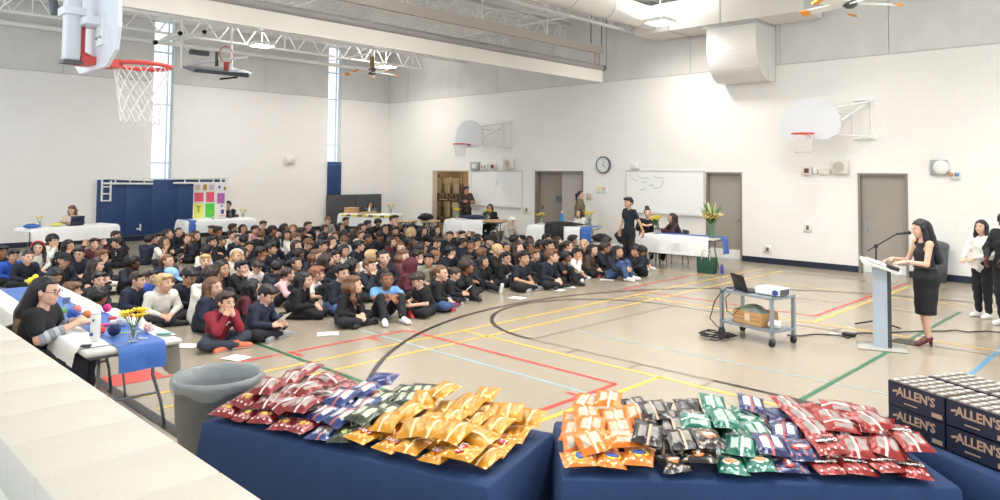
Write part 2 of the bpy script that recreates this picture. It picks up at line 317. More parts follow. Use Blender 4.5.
# spaces behind the openings
M_store = mat('storeroom plaster', '#b09c80', .8); M_hall = mat('corridor plaster', '#cfcac1', .8)
def room_behind(n_, y0, y1, dep, m, h=2.6):
    for k, (lo, hi) in enumerate((((-dep-.1, y0-.1, 0), (-dep, y1+.1, h)), ((-dep, y0-.1, 0), (-.22, y0, h)), ((-dep, y1, 0), (-.22, y1+.1, h)), ((-dep-.1, y0-.1, h), (-.22, y1+.1, h+.1)))):
        struct(MB().bb(lo, hi).build('wall_%s_%s' % (n_, ('back', 'near', 'far', 'lid')[k]), m))
room_behind('store', 1.4, 5.6, 2.2, M_store); room_behind('corridor', 7.0, 10.2, 1.8, M_hall)
for nm, p, e in (('storeroom_lamp', (-1.1, 3.0, 2.5), 26), ('corridor_lamp', (-1.0, 9.0, 2.5), 14)):
    t = thing(nm, 'lit ceiling lamp inside the chair storeroom' if 'store' in nm else 'ceiling lamp inside the corridor behind the double door', 'lamp', (p[0], p[1], 2.6))
    MB().bb((-.3, -.15, -.06), (.3, .15, 0)).build('housing', M_white, t)
    MB().bb((-.28, -.13, -.068), (.28, .13, -.06)).build('diffuser', mat('lit diffuser '+nm, (1, .93, .8), .5, emit=3), t)
    la = bpy.data.lights.new(nm, 'AREA'); la.shape = 'RECTANGLE'; la.size = .5; la.size_y = .25; la.energy = e; la.color = (1, .86, .66); lo = bpy.data.objects.new('bulb', la); COL.objects.link(lo); lo.parent = t; lo.location = (0, 0, -.08)
# low block wall at the stage edge, capped with painted blocks
gz = 1.1; gx0, gx1 = 15.885, 16.36
gw = struct(MB().bb((gx0+.02, 12, 0), (gx1-.02, 23.6, gz-.19)).build('wall_stage', mat('cream painted block', '#ddd5c6', .6, bump=.3, bscale=90)))
M_cap = mat('cream painted cap block', '#c6bfb1', .5, var=.015, vscale=3, bump=.25, bscale=120)
capm = MB().rbox((0, 0, 0), (gx1-gx0, .391, .19), .006, 2).mesh('cap_block', M_cap)
y = 12.2
while y < 23.5: link('cap_block', capm, gw, ((gx0+gx1)/2, y, gz-.095)); y += .3955
MB().bb((gx0+.01, 12.01, gz-.18), (gx1-.01, 23.6, gz-.003)).build('cap_mortar', mat('pale mortar', '#dfd7c4', .8), gw)
struct(MB().bb((gx1, 12, 0), (19, 27, .55)).build('floor_stage', mat('stage floor', '#b8c4c6', .4, var=.05)))
# ================================================================== CEILING AND WALL FITTINGS
# roll-up divider curtain
dv = thing('divider_curtain', 'long beige roll-up divider curtain hoisted under the ceiling trusses', 'divider', (1.1, 11.1, 4.63))
M_div = mat('beige divider vinyl', '#d3cec5', .55, var=.03, vscale=2); M_tubeg = mat('grey roller', '#8f8c89', .4); M_beamb = mat('taupe beam', '#b3aaa2', .5)
DL = 14.5
MB().bb((0, -.03, 0), (DL, .03, .33)).build('curtain_hem', M_div, dv); MB().cyl((.0, .0, .40), (DL, .0, .40), .085, n=16).build('roller_tube', M_tubeg, dv)
MB().bb((0, -.05, .78), (DL, .05, .99)).build('top_beam', M_beamb, dv)
for x in (.1, .28): MB().bb((x-.02, -.03, .4), (x+.02, .03, .8)).build('end_bracket', M_beamb, dv)
MB().cyl((-.16, 0, .40), (0, 0, .40), .05, n=12).cyl((-.1, 0, .40), (-.06, 0, .40), .09, n=12).build('end_wheel', M_chrome, dv)
for x in (.02, .5): MB().cyl((x, 0, .99), (x, 0, 1.98), .012, n=6).build('hanger_cable', M_black, dv)
MB().cyl((-.2, 0, .4), (-.2, 0, 1.9), .008, n=6).build('pull_chain', M_grey, dv)
for k in range(1, 7): MB().cyl((k*2.3, 0, .99), (k*2.3, 0, 1.95), .012, n=6).build('hanger_cable', M_steel, dv)
# ducts
dc = thing('air_duct', 'white rectangular air duct with a curved elbow scoop on the door wall', 'duct', (0, 0, 0))
M_duct = mat('painted duct', '#e3e0da', .4); M_ductf = mat('duct flange', '#c3c4c4', .35, .4)
prof = [(.02, 5.72), (.02, 4.42), (.3, 4.42)] + [(.3+.65*math.sin(math.radians(t)), 5.3-.88*math.cos(math.radians(t))) for t in range(8, 91, 8)] + [(.95, 5.72)]
MB().prism(prof, 14.15, 15.42, 'y').build('elbow', M_duct, dc); MB().bb((.02, 14.08, 5.72), (1.0, 15.48, 5.78)).build('flange', M_ductf, dc)
MB().bb((.02, 15.42, 4.40), (.3, 15.47, 5.72)).build('seam_flange', M_duct, dc); MB().bb((.05, 12.2, 5.78), (1.15, 16.6, 6.5)).build('trunk', M_duct, dc)
for y in (13.2, 14.6): MB().bb((.03, y, 5.76), (1.17, y+.03, 6.52)).build('seam', M_ductf, dc)
rd = thing('round_duct', 'white round spiral duct running between roof joists to the wall trunk', 'duct', (1.15, 12.7, 6.15))
MB().cyl((0, 0, 0), (7, 0, 0), .3, n=24).build('pipe', M_duct, rd)
for k in range(5): MB().cyl((.6+k*1.4, 0, 0), (.63+k*1.4, 0, 0), .31, n=24).build('seam_ring', M_ductf, rd)
# high-bay lamps
M_lit = mat('lit lamp panel', (1, .98, .94), .5, emit=22.); M_lampb = mat('lamp housing', '#dcdcd8', .4)
lamp_h = MB().bb((-.28, -.28, 0), (.28, .28, .1)).mesh('housing', M_lampb); lamp_d = MB().bb((-.25, -.25, -.012), (.25, .25, 0)).mesh('diffuser', M_lit); lamp_r = MB().cyl((0, 0, .1), (0, 0, .9), .01, n=6).mesh('hanger', M_steel)
la = bpy.data.lights.new('high_bay', 'AREA'); la.shape = 'SQUARE'; la.size = .5; la.energy = LAMP_W; la.color = (1, .97, .92); la.spread = math.radians(160)
lav = la.copy(); lav.energy = LAMP_W*.8
lup = bpy.data.lights.new('added_ceiling_fill', 'AREA'); lup.shape = 'SQUARE'; lup.size = .4; lup.energy = LAMP_W*.5; lup.color = (1, .98, .95)  # upward fill light, added to brighten the ceiling
vis = [(G(660, 23, 5.82), 'square high-bay lamp glowing beside the white air duct'), (G(262, 46, 5.82), 'square high-bay lamp glowing right of the raised basketball backstop'), (G(386, 67, 5.7), 'square high-bay lamp glowing behind the ceiling fan near the corner'), (G(765, 4, 5.9), None)]
spots = [(vis[i][0][0], vis[i][0][1], vis[i][0][2], vis[i][1]) for i in range(3)]
for x in (4.6, 8.6, 12.6):
    for y in (3.2, 6.8, 10.4, 14, 17.8, 21.6):
        qx, qy = PX((x, y, 5.82)); seen_ = ((np.array([x, y, 5.82])-CAM)@_F > 0) and -15 < qx < 1015 and qy > -12
        if not seen_ and not (x > 16 and y > 15) and all(math.hypot(x-s[0], y-s[1]) > 2.2 for s in spots): spots.append((x, y, 5.82, None))
for x, y, z, lb in spots:
    t = thing('high_bay_lamp', lb or 'square high-bay lamp hung from the roof joists outside the picture', 'lamp', (x, y, z), group=None if lb else 'high-bay lamps beyond the frame')
    link('housing', lamp_h, t); link('diffuser', lamp_d, t); link('hanger', lamp_r, t)
    o = bpy.data.objects.new('bulb', lav if lb else la); COL.objects.link(o); o.parent = t; o.location = (0, 0, -.03)
    o = bpy.data.objects.new('added_uplight', lup); COL.objects.link(o); o.parent = t; o.location = (0, 0, .14); o.rotation_euler = (math.pi, 0, 0)
# ceiling fans
M_orange = mat('orange blade tip', '#f0a040', .5)
def fan(p, label, a0, nb=5, R_=.85):
    t = thing('ceiling_fan', label, 'fan', p)
    MB().cyl((0, 0, .05), (0, 0, .9), .03, n=10).build('downrod', M_steel, t); MB().lathe([(.05, .12), (.12, .1), (.13, -.05), (.06, -.1)], 16).build('motor', M_grey, t)
    for k in range(nb):
        a = a0+2*math.pi*k/nb; M = Matrix.Rotation(a, 3, 'Z') @ Matrix.Rotation(math.radians(4), 3, 'Y') @ Matrix.Rotation(math.radians(22), 3, 'X'); c = M @ Vector((R_*.52, 0, 0)); bl = MB().box(c, (R_*.82, .17, .02), M=M).build('blade', M_white, t)
        c = M @ Vector((R_*.97, 0, 0)); MB().box(c, (.16, .17, .026), M=M).build('blade_tip', M_orange, bl)
    return t
f1 = fan(G(372, 72, 5.35), 'ceiling fan with orange blade tips beside the room corner', .3); fan(G(850, 3, 5.35), 'ceiling fan with orange blade tips above the right-hand door', .9)
MB().cyl((0, 0, .1), (0, 0, .5), .07, n=12).build('wiring_box', mat('yellow-black hub', '#8a7440', .5), f1)
# exit sign near the duct
p = WX(771, 3, .5); t = thing('exit_sign', 'small green running-man exit sign hung by the duct', 'sign', p)
MB().box((0, 0, 0), (.04, .3, .16)).build('housing', M_white, t); MB().box((.021, -.04, 0), (.004, .18, .13)).build('green_face', mat('green sign face', '#2faf5a', .4, emit=.6), t)
# basketball nets / hoops
M_net = mat('white net cord', '#e9e7e2', .7); M_rim = mat('orange-red rim', '#d64a3a', .4); M_board = mat('white fan backboard', '#d8dadd', .35)
def ring(r, n=28, z=0): return [(r*math.cos(2*math.pi*k/n), r*math.sin(2*math.pi*k/n), z) for k in range(n)]
def net(parent, R_=.225, H=.42, cord=.006, n=12, rows=5):
    nt_ = bpy.data.objects.new('net', None); COL.objects.link(nt_); nt_.parent = parent
    for s_ in (1, -1):
        mb = MB()
        for k in range(n):
            pts = []
            for j in range(rows*2+1):
                t = j/(rows*2); rr = R_*(1-.45*t+.12*t*t); a = 2*math.pi*(k+s_*t*rows*.5)/n; pts.append((rr*math.cos(a), rr*math.sin(a), -H*t))
            mb.tube(pts, cord, 4)
        o = mb.build('net_cords', M_net, nt_); o['kind'] = 'stuff'
    return nt_
def fanpoly(w, h):                                    # fan-shaped board outline, (u, v), v = 0 at the bottom
    pts = [(-w*.28, 0), (w*.28, 0), (w*.46, h*.12), (w*.5, h*.3)]
    pts += [(w*.5*math.cos(t), h*.38+h*.62*math.sin(t)) for t in [math.radians(a) for a in range(8, 180, 12)]]
    return pts + [(-w*.5, h*.3), (-w*.46, h*.12)]
def wall_hoop(y, label, x=.95):
    t = thing('basketball_hoop', label, 'basketball hoop', (0, y, 3.05))
    MB().prism([(a, b-.12) for a, b in fanpoly(1.32, .92)], x-.03, x, 'x').build('backboard', M_board, t)
    rm = bpy.data.objects.new('rim_mount', None); COL.objects.link(rm); rm.parent = t; rm.location = (x+.38, 0, 0)
    MB().tube(ring(.228), .016, 6, True).build('rim', M_rim, rm); MB().bb((-.38, -.09, -.02), (-.2, .09, .01)).build('rim_bracket', M_rim, rm); net(rm, .225, .42, .005)
    fr = bpy.data.objects.new('wall_frame', None); COL.objects.link(fr); fr.parent = t
    for a, b in (((x-.03, .3, .55), (.03, 1.05, .75)), ((x-.03, .3, .0), (.03, 1.05, -.05)), ((x-.03, .4, .1), (.03, .95, .75)), ((x-.03, .1, .0), (x-.03, .1, .7)), ((x-.03, .1, .5), (.03, .6, .5)), ((.05, 1.0, -.1), (.05, 1.0, .8)), ((.05, .62, -.1), (.05, .62, .8)), ((.05, .6, .78), (.05, 1.05, .78)), ((.05, .6, -.08), (.05, 1.05, -.08)), ((x-.03, -.4, -.05), (x-.03, .45, -.05))):
        MB().cyl(a, b, .022, n=8).build('strut', M_steel, fr)
    for z in (-.05, .75): MB().box((.012, 1.02, z), (.024, .16, .14)).build('wall_plate', M_steel, fr)
y1 = (WX(455, 140, .95)[1]+WX(483, 140, .95)[1])/2; y2 = (WX(779, 125, .95)[1]+WX(842, 125, .95)[1])/2
wall_hoop(y1, 'white fan-backboard hoop on the wall above the storeroom opening'); wall_hoop(y2, 'white fan-backboard hoop on the wall left of the right-hand door')
# the near hoop, seen from behind its board
hp = thing('near_basketball_hoop', 'near ceiling-hung hoop with red rim and white net, seen from behind its board', 'basketball hoop', G(142, 66, 3.05))
MB().tube(ring(.228, 36), .019, 8, True).build('rim', M_red, hp)
MB().bb((.19, -.11, -.045), (.50, .11, .02)).prism([(.40, -.02), (.52, -.02), (.52, .30), (.46, .30), (.46, .06), (.40, .03)], -.05, .05, 'y').build('rim_bracket', M_red, hp)
net(hp, .225, .51, .0045, 12, 6)
MB().prism([(a, b-.08) for a, b in fanpoly(1.2, .95)], .36, .39, 'x').build('backboard', M_board, hp)
MB().rbox((.56, .05, .95), (.11, .12, 1.95), .01, 1).build('mast', M_board, hp); MB().bb((.49, -.02, -.05), (.63, .12, -.025)).build('mast_foot', M_grey, hp)
MB().bb((.39, .0, .26), (.52, .28, .32)).build('arm_bracket', M_board, hp); MB().bb((.39, .14, .1), (.41, .3, .34)).build('bolt_plate', M_white, hp)
for q in ((.17, .3), (.24, .3), (.18, .16), (.27, .16)): MB().cyl((.40, q[0], q[1]), (.425, q[0], q[1]), .011, n=8).build('bolt', M_chrome, hp)
MB().bb((.48, -.05, .34), (.64, .15, .40)).build('mast_clamp', M_board, hp)
MB().cyl((.62, -.2, .38), (.9, -.55, 2.4), .035, n=10).build('brace', M_grey, hp); MB().cyl((.6, .1, 1.6), (.6, .1, 3.5), .06, n=10).build('drop_pole', M_white, hp)
# the folded backstop up under the joists
pb = G(215, 70, 4.9); fb = thing('raised_backstop', 'raised basketball backstop folded flat under the roof trusses', 'backstop', pb)
MB().box((0, 0, 0), (1.5, .9, .05), M=Matrix.Rotation(math.radians(-14), 3, 'X') @ Matrix.Rotation(math.radians(4), 3, 'Y')).build('backboard', mat('grey board back', '#7d858b', .4), fb)
MB().box((0, .46, -.13), (1.5, .06, .09)).build('board_pad', mat('dark board padding', '#50565c', .5), fb)
rg = bpy.data.objects.new('rim_mount', None); COL.objects.link(rg); rg.parent = fb; rg.location = (-.2, .25, .42); rg.rotation_euler = (math.radians(90), 0, math.radians(15))
MB().tube(ring(.228), .014, 6, True).build('rim', M_rim, rg); net(rg, .22, .2, .004, 12, 3); MB().box((-.2, .25, .1), (.1, .1, .22)).build('rim_bracket', M_red, fb)
for a, b in (((.7, -.2, .1), (-.9, .1, .45)), ((1.6, .2, .55), (.4, .2, .95)), ((1.6, .2, .55), (.9, -.3, 1.0)), ((.8, -.3, .0), (.8, -.3, 1.78)), ((-.6, -.3, .0), (-.6, -.3, 1.78)), ((.3, -.3, .3), (1.2, -.3, .9)), ((-.7, .1, .05), (-1.0, .1, -.02)), ((1.7, .2, .5), (1.0, .3, .85))): MB().cyl(a, b, .035, n=8).build('arm', M_steel, fb)
MB().box((.45, .0, .42), (.5, .16, .12)).build('winch', M_grey, fb); MB().box((-.35, .1, -.2), (.5, .05, .05), M=Matrix.Rotation(.2, 3, 'Y')).build('lower_arm', M_dark, fb)
for q in ((1.7, .25, .5), (.42, .2, .97), (1.1, .3, .82)): MB().cyl((q[0], q[1], q[2]), (q[0], q[1]+.05, q[2]), .06, n=10).build('end_cap', M_dark, fb)
MB().tube([(0, .1, .1), (0, .1, .5)], .05, 8).build('height_post', M_grey, fb)
# wall fittings on the door wall
M_pl = mat('cream plastic box', '#e4ded2', .5); M_gcase = mat('grey cage case', '#a8afb0', .4)
p = WX(604, 165); ck = thing('wall_clock', 'round grey wall clock between whiteboard and double door', 'clock', (0, p[1], p[2]))
Rr = .25
def disc(mb, r0, x0, x1, n=28): return mb.cyl((x0, 0, 0), (x1, 0, 0), r0, n=n)
disc(MB(), Rr, 0, .06).build('case', M_grey, ck); disc(MB(), Rr*.84, .06, .064).build('dial', mat('clock dial', '#dfe3e3', .4), ck)
for a, l_, w_ in ((2.2, .11, .016), (.4, .17, .01)): MB().box((.068, math.sin(a)*l_/2, math.cos(a)*l_/2), (.004, w_, l_), M=Matrix.Rotation(-a, 3, 'X')).build('clock_hand', M_black, ck)
for k in range(12):
    a = k*math.pi/6; MB().box((.067, math.sin(a)*.175, math.cos(a)*.175), (.003, .012, .03), M=Matrix.Rotation(-a, 3, 'X')).build('hour_mark', M_black, ck)
def wbox(name, label, cat, x0, y0, x1, y1, dep, m, parts=()):
    a = WX(x0, y0); b_ = WX(x1, y1); t = thing(name, label, cat, (0, (a[1]+b_[1])/2, (a[2]+b_[2])/2)); w = abs(b_[1]-a[1]); h = abs(a[2]-b_[2])
    MB().rbox((dep/2, 0, 0), (dep, w, h), min(.01, dep*.4), 1).build('body', m, t)
    for nm, u, v, du, dv_, m2 in parts: MB().box((dep+.002, u*w, v*h), (.006, du*w, dv_*h)).build(nm, m2, t)
    return t, w, h
M_redp = mat('dark red panel', '#7d3540', .4); M_dkg = mat('dark grey insert', '#6d6a64', .5)
t, w, h = wbox('wall_speaker', 'cream wall speaker box left of the right-hand door', 'speaker', 833, 160, 850, 174, .12, M_pl); MB().cyl((.12, -.02, 0), (.126, -.02, 0), .12, n=20).build('grille', mat('speaker grille', '#bdb9b2', .6), t)
wbox('fire_alarm', 'small caged red fire alarm left of the cream wall speaker', 'alarm', 803, 166, 812.5, 175.5, .08, M_pl, [('red_face', 0, 0, .5, .5, M_redp)])
wbox('strobe_light', 'pale oblong strobe between fire alarm and cream speaker', 'strobe', 820, 169, 831, 175, .06, M_pl); wbox('alarm_horn', 'narrow white box touching the red fire alarm', 'box', 813.5, 168.5, 817.5, 174, .06, M_white)
t, w, h = wbox('caged_lamp', 'grey caged emergency lamp right of the right-hand door', 'lamp', 931, 160, 948, 175, .1, M_gcase); MB().ell((.1, .05, 0), (.05, .15, .15), 14, 8).build('lens', M_white, t)
t, w, h = wbox('emergency_lamp', 'twin orange and blue emergency light beside the grey caged lamp', 'lamp', 950, 170, 960, 179, .08, M_white)
for s_, m2 in ((-1, mat('orange lens', '#d98a55', .3)), (1, mat('blue lens', '#5f8fc0', .3))): MB().ell((.09, s_*.05, 0), (.03, .045, .045), 10, 6).build('lens', m2, t)
wbox('thermostat', 'cream thermostat box below left of the right-hand door speaker', 'thermostat', 804, 223, 812, 232, .05, M_pl, [('dial', .05, 0, .35, .5, M_dkg)])
wbox('wall_outlet', 'cream wall outlet low beside the middle door', 'outlet', 763.5, 245, 771.5, 253.5, .03, M_pl, [('socket', .05, 0, .35, .5, M_dkg)])
wbox('light_switch', 'cream light switch left of the double door', 'switch', 524, 206, 530, 214, .03, M_pl, [('toggle', 0, 0, .3, .5, M_dkg)]); wbox('card_reader', 'cream card reader right of the double door', 'box', 587, 193, 592, 200, .05, mat('tan plastic', '#cbb9a2', .5))
wbox('notice_box', 'pale wall box behind the two people at the right edge', 'box', 974, 233, 983, 243, .06, M_pl)
t, w, h = wbox('notice_sheet', 'pastel notice sheet taped right of the double door', 'poster', 596, 186, 607, 194, .004, M_paper, [('colour_block', -.25, .1, .4, .7, mat('pale yellow print', '#ece2a4', .7)), ('colour_block', .22, .2, .4, .4, mat('pale red print', '#e7bfae', .7)), ('colour_block', .2, -.25, .4, .35, mat('pale blue print', '#c4dbe0', .7))])
wbox('caged_lamp', 'grey caged emergency lamp above the left end of the far whiteboard', 'lamp', 472, 162, 480, 170, .1, M_gcase, [('lens', 0, 0, .5, .6, M_white)]); wbox('emergency_lamp', 'small twin emergency light above the far whiteboard', 'lamp', 482, 164, 488, 170, .07, M_white, [('lens', -.2, 0, .25, .5, MATS['orange lens']), ('lens', .2, 0, .25, .5, MATS['blue lens'])])
wbox('fire_alarm', 'small caged red fire alarm above the far whiteboard', 'alarm', 491, 163.5, 497, 169.5, .08, M_pl, [('red_face', 0, 0, .5, .6, M_redp)])
t, w, h = wbox('wall_speaker', 'cream wall speaker box above the far whiteboard', 'speaker', 505, 158.5, 515, 169.5, .12, M_pl); MB().cyl((.12, 0, 0), (.126, 0, 0), .12, n=20).build('grille', MATS['speaker grille'], t)
wbox('projector_box', 'small white sensor box above the middle whiteboard', 'box', 633, 163.5, 640, 169, .12, M_white)
p = WY(289, 160); t = thing('wall_cage', 'small white wire box on the window wall between the two windows', 'box', (p[0], 0, p[2])); MB().rbox((0, .05, 0), (.36, .1, .26), .01, 1).build('body', M_pl, t); MB().ell((0, .1, 0), (.08, .03, .08)).build('lens', M_white, t)
# whiteboards
def whiteboard(label, x0, x1, yt, yb, scribble):
    a = WX(x0, yt); b_ = WX(x1, yb); t = thing('whiteboard', label, 'whiteboard', (0, a[1], b_[2])); w = b_[1]-a[1]; h = a[2]-b_[2]
    MB().bb((.002, 0, 0), (.02, w, h)).build('writing_surface', mat('whiteboard enamel', '#f1f1ee', .15), t)
    for lo, hi in (((0, -.02, h-.01), (.03, w+.02, h+.02)), ((0, -.02, -.02), (.03, .0, h)), ((0, w, -.02), (.03, w+.02, h))): MB().bb(lo, hi).build('board_frame', mat('board frame', '#c9c6bf', .4), t)
    MB().bb((0, -.02, -.05), (.08, w+.02, -.02)).build('pen_tray', MATS['board frame'], t)
    for pts in scribble: MB().tube([(.023, u*w, v*h) for u, v in pts], .006, 4).build('handwriting', mat('marker ink', '#8a8f96', .5), t)
    return t, w, h
rs = random.Random(3)
def scr(u, v, n=5, du=.03, dv_=.04): return [(u+du*k+rs.uniform(-.008, .008), v+rs.uniform(-dv_, dv_)) for k in range(n)]
whiteboard('middle whiteboard with faint handwriting behind the right-hand registration table', 627, 704, 171, 215, [scr(.06, .8, 3), scr(.18, .84, 5), scr(.36, .86, 6), scr(.2, .7, 4), scr(.3, .68, 3), scr(.18, .55, 4), [(.34, .66), (.4, .58), (.48, .64), (.5, .78)], scr(.12, .72, 2)])
t, w, h = whiteboard('far whiteboard with two small papers, beside the chair storeroom', 472, 522, 171, 207, [scr(.5, .62, 3, .02, .12)])
MB().box((.024, w*.84, h*.3), (.004, .14, .2)).build('taped_paper', M_paper, t); MB().box((.024, w*.58, h*.55), (.004, .12, .26)).build('taped_paper', M_paper, t)
# mats on the window wall
M_bluevin = mat('blue vinyl', '#24406f', .45, var=.08, vscale=2.5, bump=.5, bscale=5.); M_greymat = mat('charcoal mat', '#4a4b4e', .6, var=.04)
bmt = thing('wall_mat', 'large blue vinyl padded mat under the left window', 'wall mat', (6.58, 0, .16))
wd = 3.76/5
for k in range(5): MB().rbox((wd*(k+.5), .045, .83), (wd-.004, .09, 1.66), .008, 2).build('mat_panel', M_bluevin, bmt)
MB().box((2.57, .095, .24), (.04, .01, .2)).box((2.63, .095, .2), (.1, .01, .04)).build('white_tape_mark', M_white, bmt)
cm = thing('column_mat', 'narrow blue vinyl pad fixed under the right window', 'wall mat', (2.17, 0, 1.26)); MB().rbox((.28, .05, .6), (.55, .1, 1.2), .02, 2).build('pad', M_bluevin, cm); MB().box((.28, .103, 1.1), (.5, .006, .02)).build('strap', mat('pale blue strap', '#5c7aa8', .5), cm)
gm = thing('standing_mat', 'pair of charcoal gym mats standing behind the corner table', 'gym mat', (.38, .02, 0))
for k in range(2): MB().rbox((.61+k*1.2, .1, .66), (1.18, .12, 1.2), .02, 2).build('mat_panel', M_greymat, gm)
MB().bb((.0, .02, 0), (2.4, .18, .06)).build('base_rail', M_dark, gm)
# white rail frame hung on top of the blue mat
rf = thing('white_rail_frame', 'white ladder-like pipe frame hung along the top of the blue mat', 'pipe frame', (6.5, .16, 0))
for nm, a, b in (('rail', (.05, 1.88), (1.75, 1.86)), ('rail', (.05, 1.72), (1.75, 1.72)), ('rail', (2.35, 1.80), (3.72, 1.86)), ('rail', (2.35, 1.70), (3.72, 1.72)), ('rail', (3.52, 1.2), (3.52, 1.8)), ('rail', (3.75, 1.2), (3.75, 1.85)), ('rail', (0.05, 1.45), (0.05, 1.88)), ('rail', (.25, 1.45), (.25, 1.86))): MB().cyl((a[0], 0, a[1]), (b[0], 0, b[1]), .03, n=8).build(nm, M_white, rf)
for u in (.5, .95, 1.4, 2.6, 3.0, 3.4): MB().cyl((u, 0, 1.68), (u, 0, 1.88), .022, n=8).build('rung', M_white, rf)
for v in (1.22, 1.42, 1.62): MB().cyl((3.5, 0, v), (3.77, 0, v), .022, n=8).build('rung', M_white, rf)
for v in (1.47, 1.62): MB().cyl((.03, 0, v), (.27, 0, v), .022, n=8).build('rung', M_white, rf)
# ================================================================== TABLES
M_top = mat('grey-white table laminate', '#c9c6c0', .4); M_leg = mat('grey steel leg', '#6f7478', .35, .5)
def folding_table(label, p0, p1, Wd=.76, H=.735, name='folding_table', mtop=None, toward=None):
    """p0 -> p1: the front edge as seen by the viewer; the table lies behind it"""
    p0 = Vector((p0[0], p0[1])); p1 = Vector((p1[0], p1[1])); e = (p1-p0); Lg = e.length; e.normalize(); nrm = Vector((-e.y, e.x))
    if (nrm.dot(Vector(toward)) < 0) if toward else (nrm.dot(Vector((CAM[0], CAM[1]))-p0) > 0): nrm = -nrm
    c = (p0+p1)/2 + nrm*Wd/2; rz = math.atan2(e.y, e.x); s = 1 if (Matrix.Rotation(rz, 2) @ Vector((0, 1))).dot(nrm) > 0 else -1
    if s < 0: rz += math.pi
    t = thing(name, label, 'table', (c.x, c.y, 0), rz)
    MB().rbox((0, 0, H-.022), (Lg, Wd, .044), .02, 2).build('table_top', mtop or M_top, t); MB().bb((-Lg/2+.06, -Wd/2+.05, H-.075), (Lg/2-.06, Wd/2-.05, H-.045)).build('apron', M_leg, t)
    for sx in (-1, 1):
        x = sx*(Lg/2-.22)
        for sy in (-1, 1): MB().tube([(x, sy*(Wd/2-.16), H-.07), (x, sy*(Wd/2-.16), .42), (x+sx*.03, sy*(Wd/2-.1), .2), (x+sx*.05, sy*(Wd/2-.07), .0)], .014, 8).build('leg', M_leg, t)
        MB().cyl((x+sx*.02, -(Wd/2-.12), .27), (x+sx*.02, Wd/2-.12, .27), .012, n=8).build('crossbar', M_leg, t)
        MB().tube([(x, 0, .27), (x-sx*.1, 0, .5), (x-sx*.3, 0, H-.07)], .009, 6).build('brace', M_leg, t)
    t['L'] = Lg; t['W'] = Wd; return t, Lg, Wd
def cloth(name, label, tb, Lg, Wd, u0, u1, v0, v1, drops, m, H=.735, off=.004, seed=0, cat='tablecloth', wav=.012):
    """cloth over u0..u1 x v0..v1 of the top (local metres), hanging by drops = (u0, u1, v0, v1) sides; 0 = none"""
    rs = random.Random(seed); z = H+off
    def prof(a, b, d0, d1, n=8):
        L_ = []
        if d0: L_ += [(a-.012-.02*(k/4), -d0*(k/4)) for k in range(4, 0, -1)] + [(a-.008, -.012)]
        L_ += [(a+(b-a)*k/n, 0) for k in range(n+1)]
        if d1: L_ += [(b+.008, -.012)] + [(b+.012+.02*(k/4), -d1*(k/4)) for k in range(1, 5)]
        return L_
    nu = max(8, int((u1-u0)*14)); pu = prof(u0, u1, drops[0], drops[1], nu); pv = prof(v0, v1, drops[2], drops[3], max(6, int((v1-v0)*8))); ph = rs.uniform(0, 6)
    vs = []; 
    for (u, du) in pu:
        for (v, dv_) in pv:
            d = min(du, dv_); hang = -d
            wu = wv = 0
            if dv_ < -.02: wv = (1 if v > (v0+v1)/2 else -1)*wav*(hang/.3)*(math.sin(u*17+ph)+.6*math.sin(u*41+ph*2)) + (1 if v > (v0+v1)/2 else -1)*.012
            if du < -.02: wu = (1 if u > (u0+u1)/2 else -1)*wav*(hang/.3)*(math.sin(v*19+ph)+.6*math.sin(v*37+ph*2)) + (1 if u > (u0+u1)/2 else -1)*.012
            vs.append((u+wu, v+wv, max(z+d, .01)+(.0025*math.sin(u*9+ph)*math.sin(v*11+ph) if d == 0 else 0)+.002))
    m_ = len(pv); fs = [(i*m_+j, (i+1)*m_+j, (i+1)*m_+j+1, i*m_+j+1) for i in range(len(pu)-1) for j in range(m_-1)]
    o = MB().add(vs, fs, True).build(name, m); o.location = tb.location; o.rotation_euler = tb.rotation_euler
    tag(o, label, cat); return o
def on(tb, u, v, z=.745):
    q = Matrix.Rotation(tb.rotation_euler.z, 3, 'Z') @ Vector((u, v, 0)); return (tb.location.x+q.x, tb.location.y+q.y, z)
def flowers(label, loc, s=1., n=5, col=M_yellowp, vh=.13, seed=1):
    rs = random.Random(seed); t = thing('flower_vase', label, 'vase', loc, scale=s)
    MB().lathe([(.035, 0), (.04, .01), (.036, vh*.6), (.04, vh), (.036, vh), (.031, vh*.6), (.034, .012)], 14).build('vase', M_glass, t)
    MB().lathe([(.0335, .012), (.0305, vh*.55), (.0, vh*.55)], 12, cap=False).build('water', M_glass, t)
    for k in range(n):
        a = 6.28*k/n+rs.random(); r_ = .05+.05*rs.random(); h = vh+.07+.06*rs.random(); tip = (r_*math.cos(a), r_*math.sin(a), h)
        st = MB().tube([(0, 0, .02), (r_*.3*math.cos(a), r_*.3*math.sin(a), vh), tip], .004, 5).build('stem', M_leaf, t)
        fl = MB(); fl.ell(tip, (.016, .016, .014), 6, 4)
        for j in range(6):
            b_ = j*math.pi/3; M = Matrix.Rotation(b_, 3, 'Z') @ Matrix.Rotation(-.35, 3, 'Y'); fl.ell(Vector(tip)+M @ Vector((.03, 0, .004)), (.026, .014, .005), 6, 4, M)
        fl.build('flower_head', col, st)
    return t
def rz_dir2(d): return math.atan2(d[1], d[0])-math.pi/2
def laptop(label, loc, rz, m=M_black, s=1., tilt=100):
    t = thing('laptop', label, 'laptop', loc, rz, scale=s)
    MB().rbox((0, 0, .009), (.33, .23, .018), .004, 1).build('keyboard_base', m, t)
    M = Matrix.Rotation(math.radians(90-tilt), 3, 'X'); c = Vector((0, .115, .018)) + M @ Vector((0, .0, .11)); sc_ = MB().rbox(c, (.33, .008, .22), .003, 1, M).build('screen_lid', m, t)
    c2 = c + M @ Vector((0, -.005, 0)); MB().box(c2, (.30, .002, .19), M=M).build('display', mat('lit display', '#7f93ad', .3, emit=.4), sc_); return t
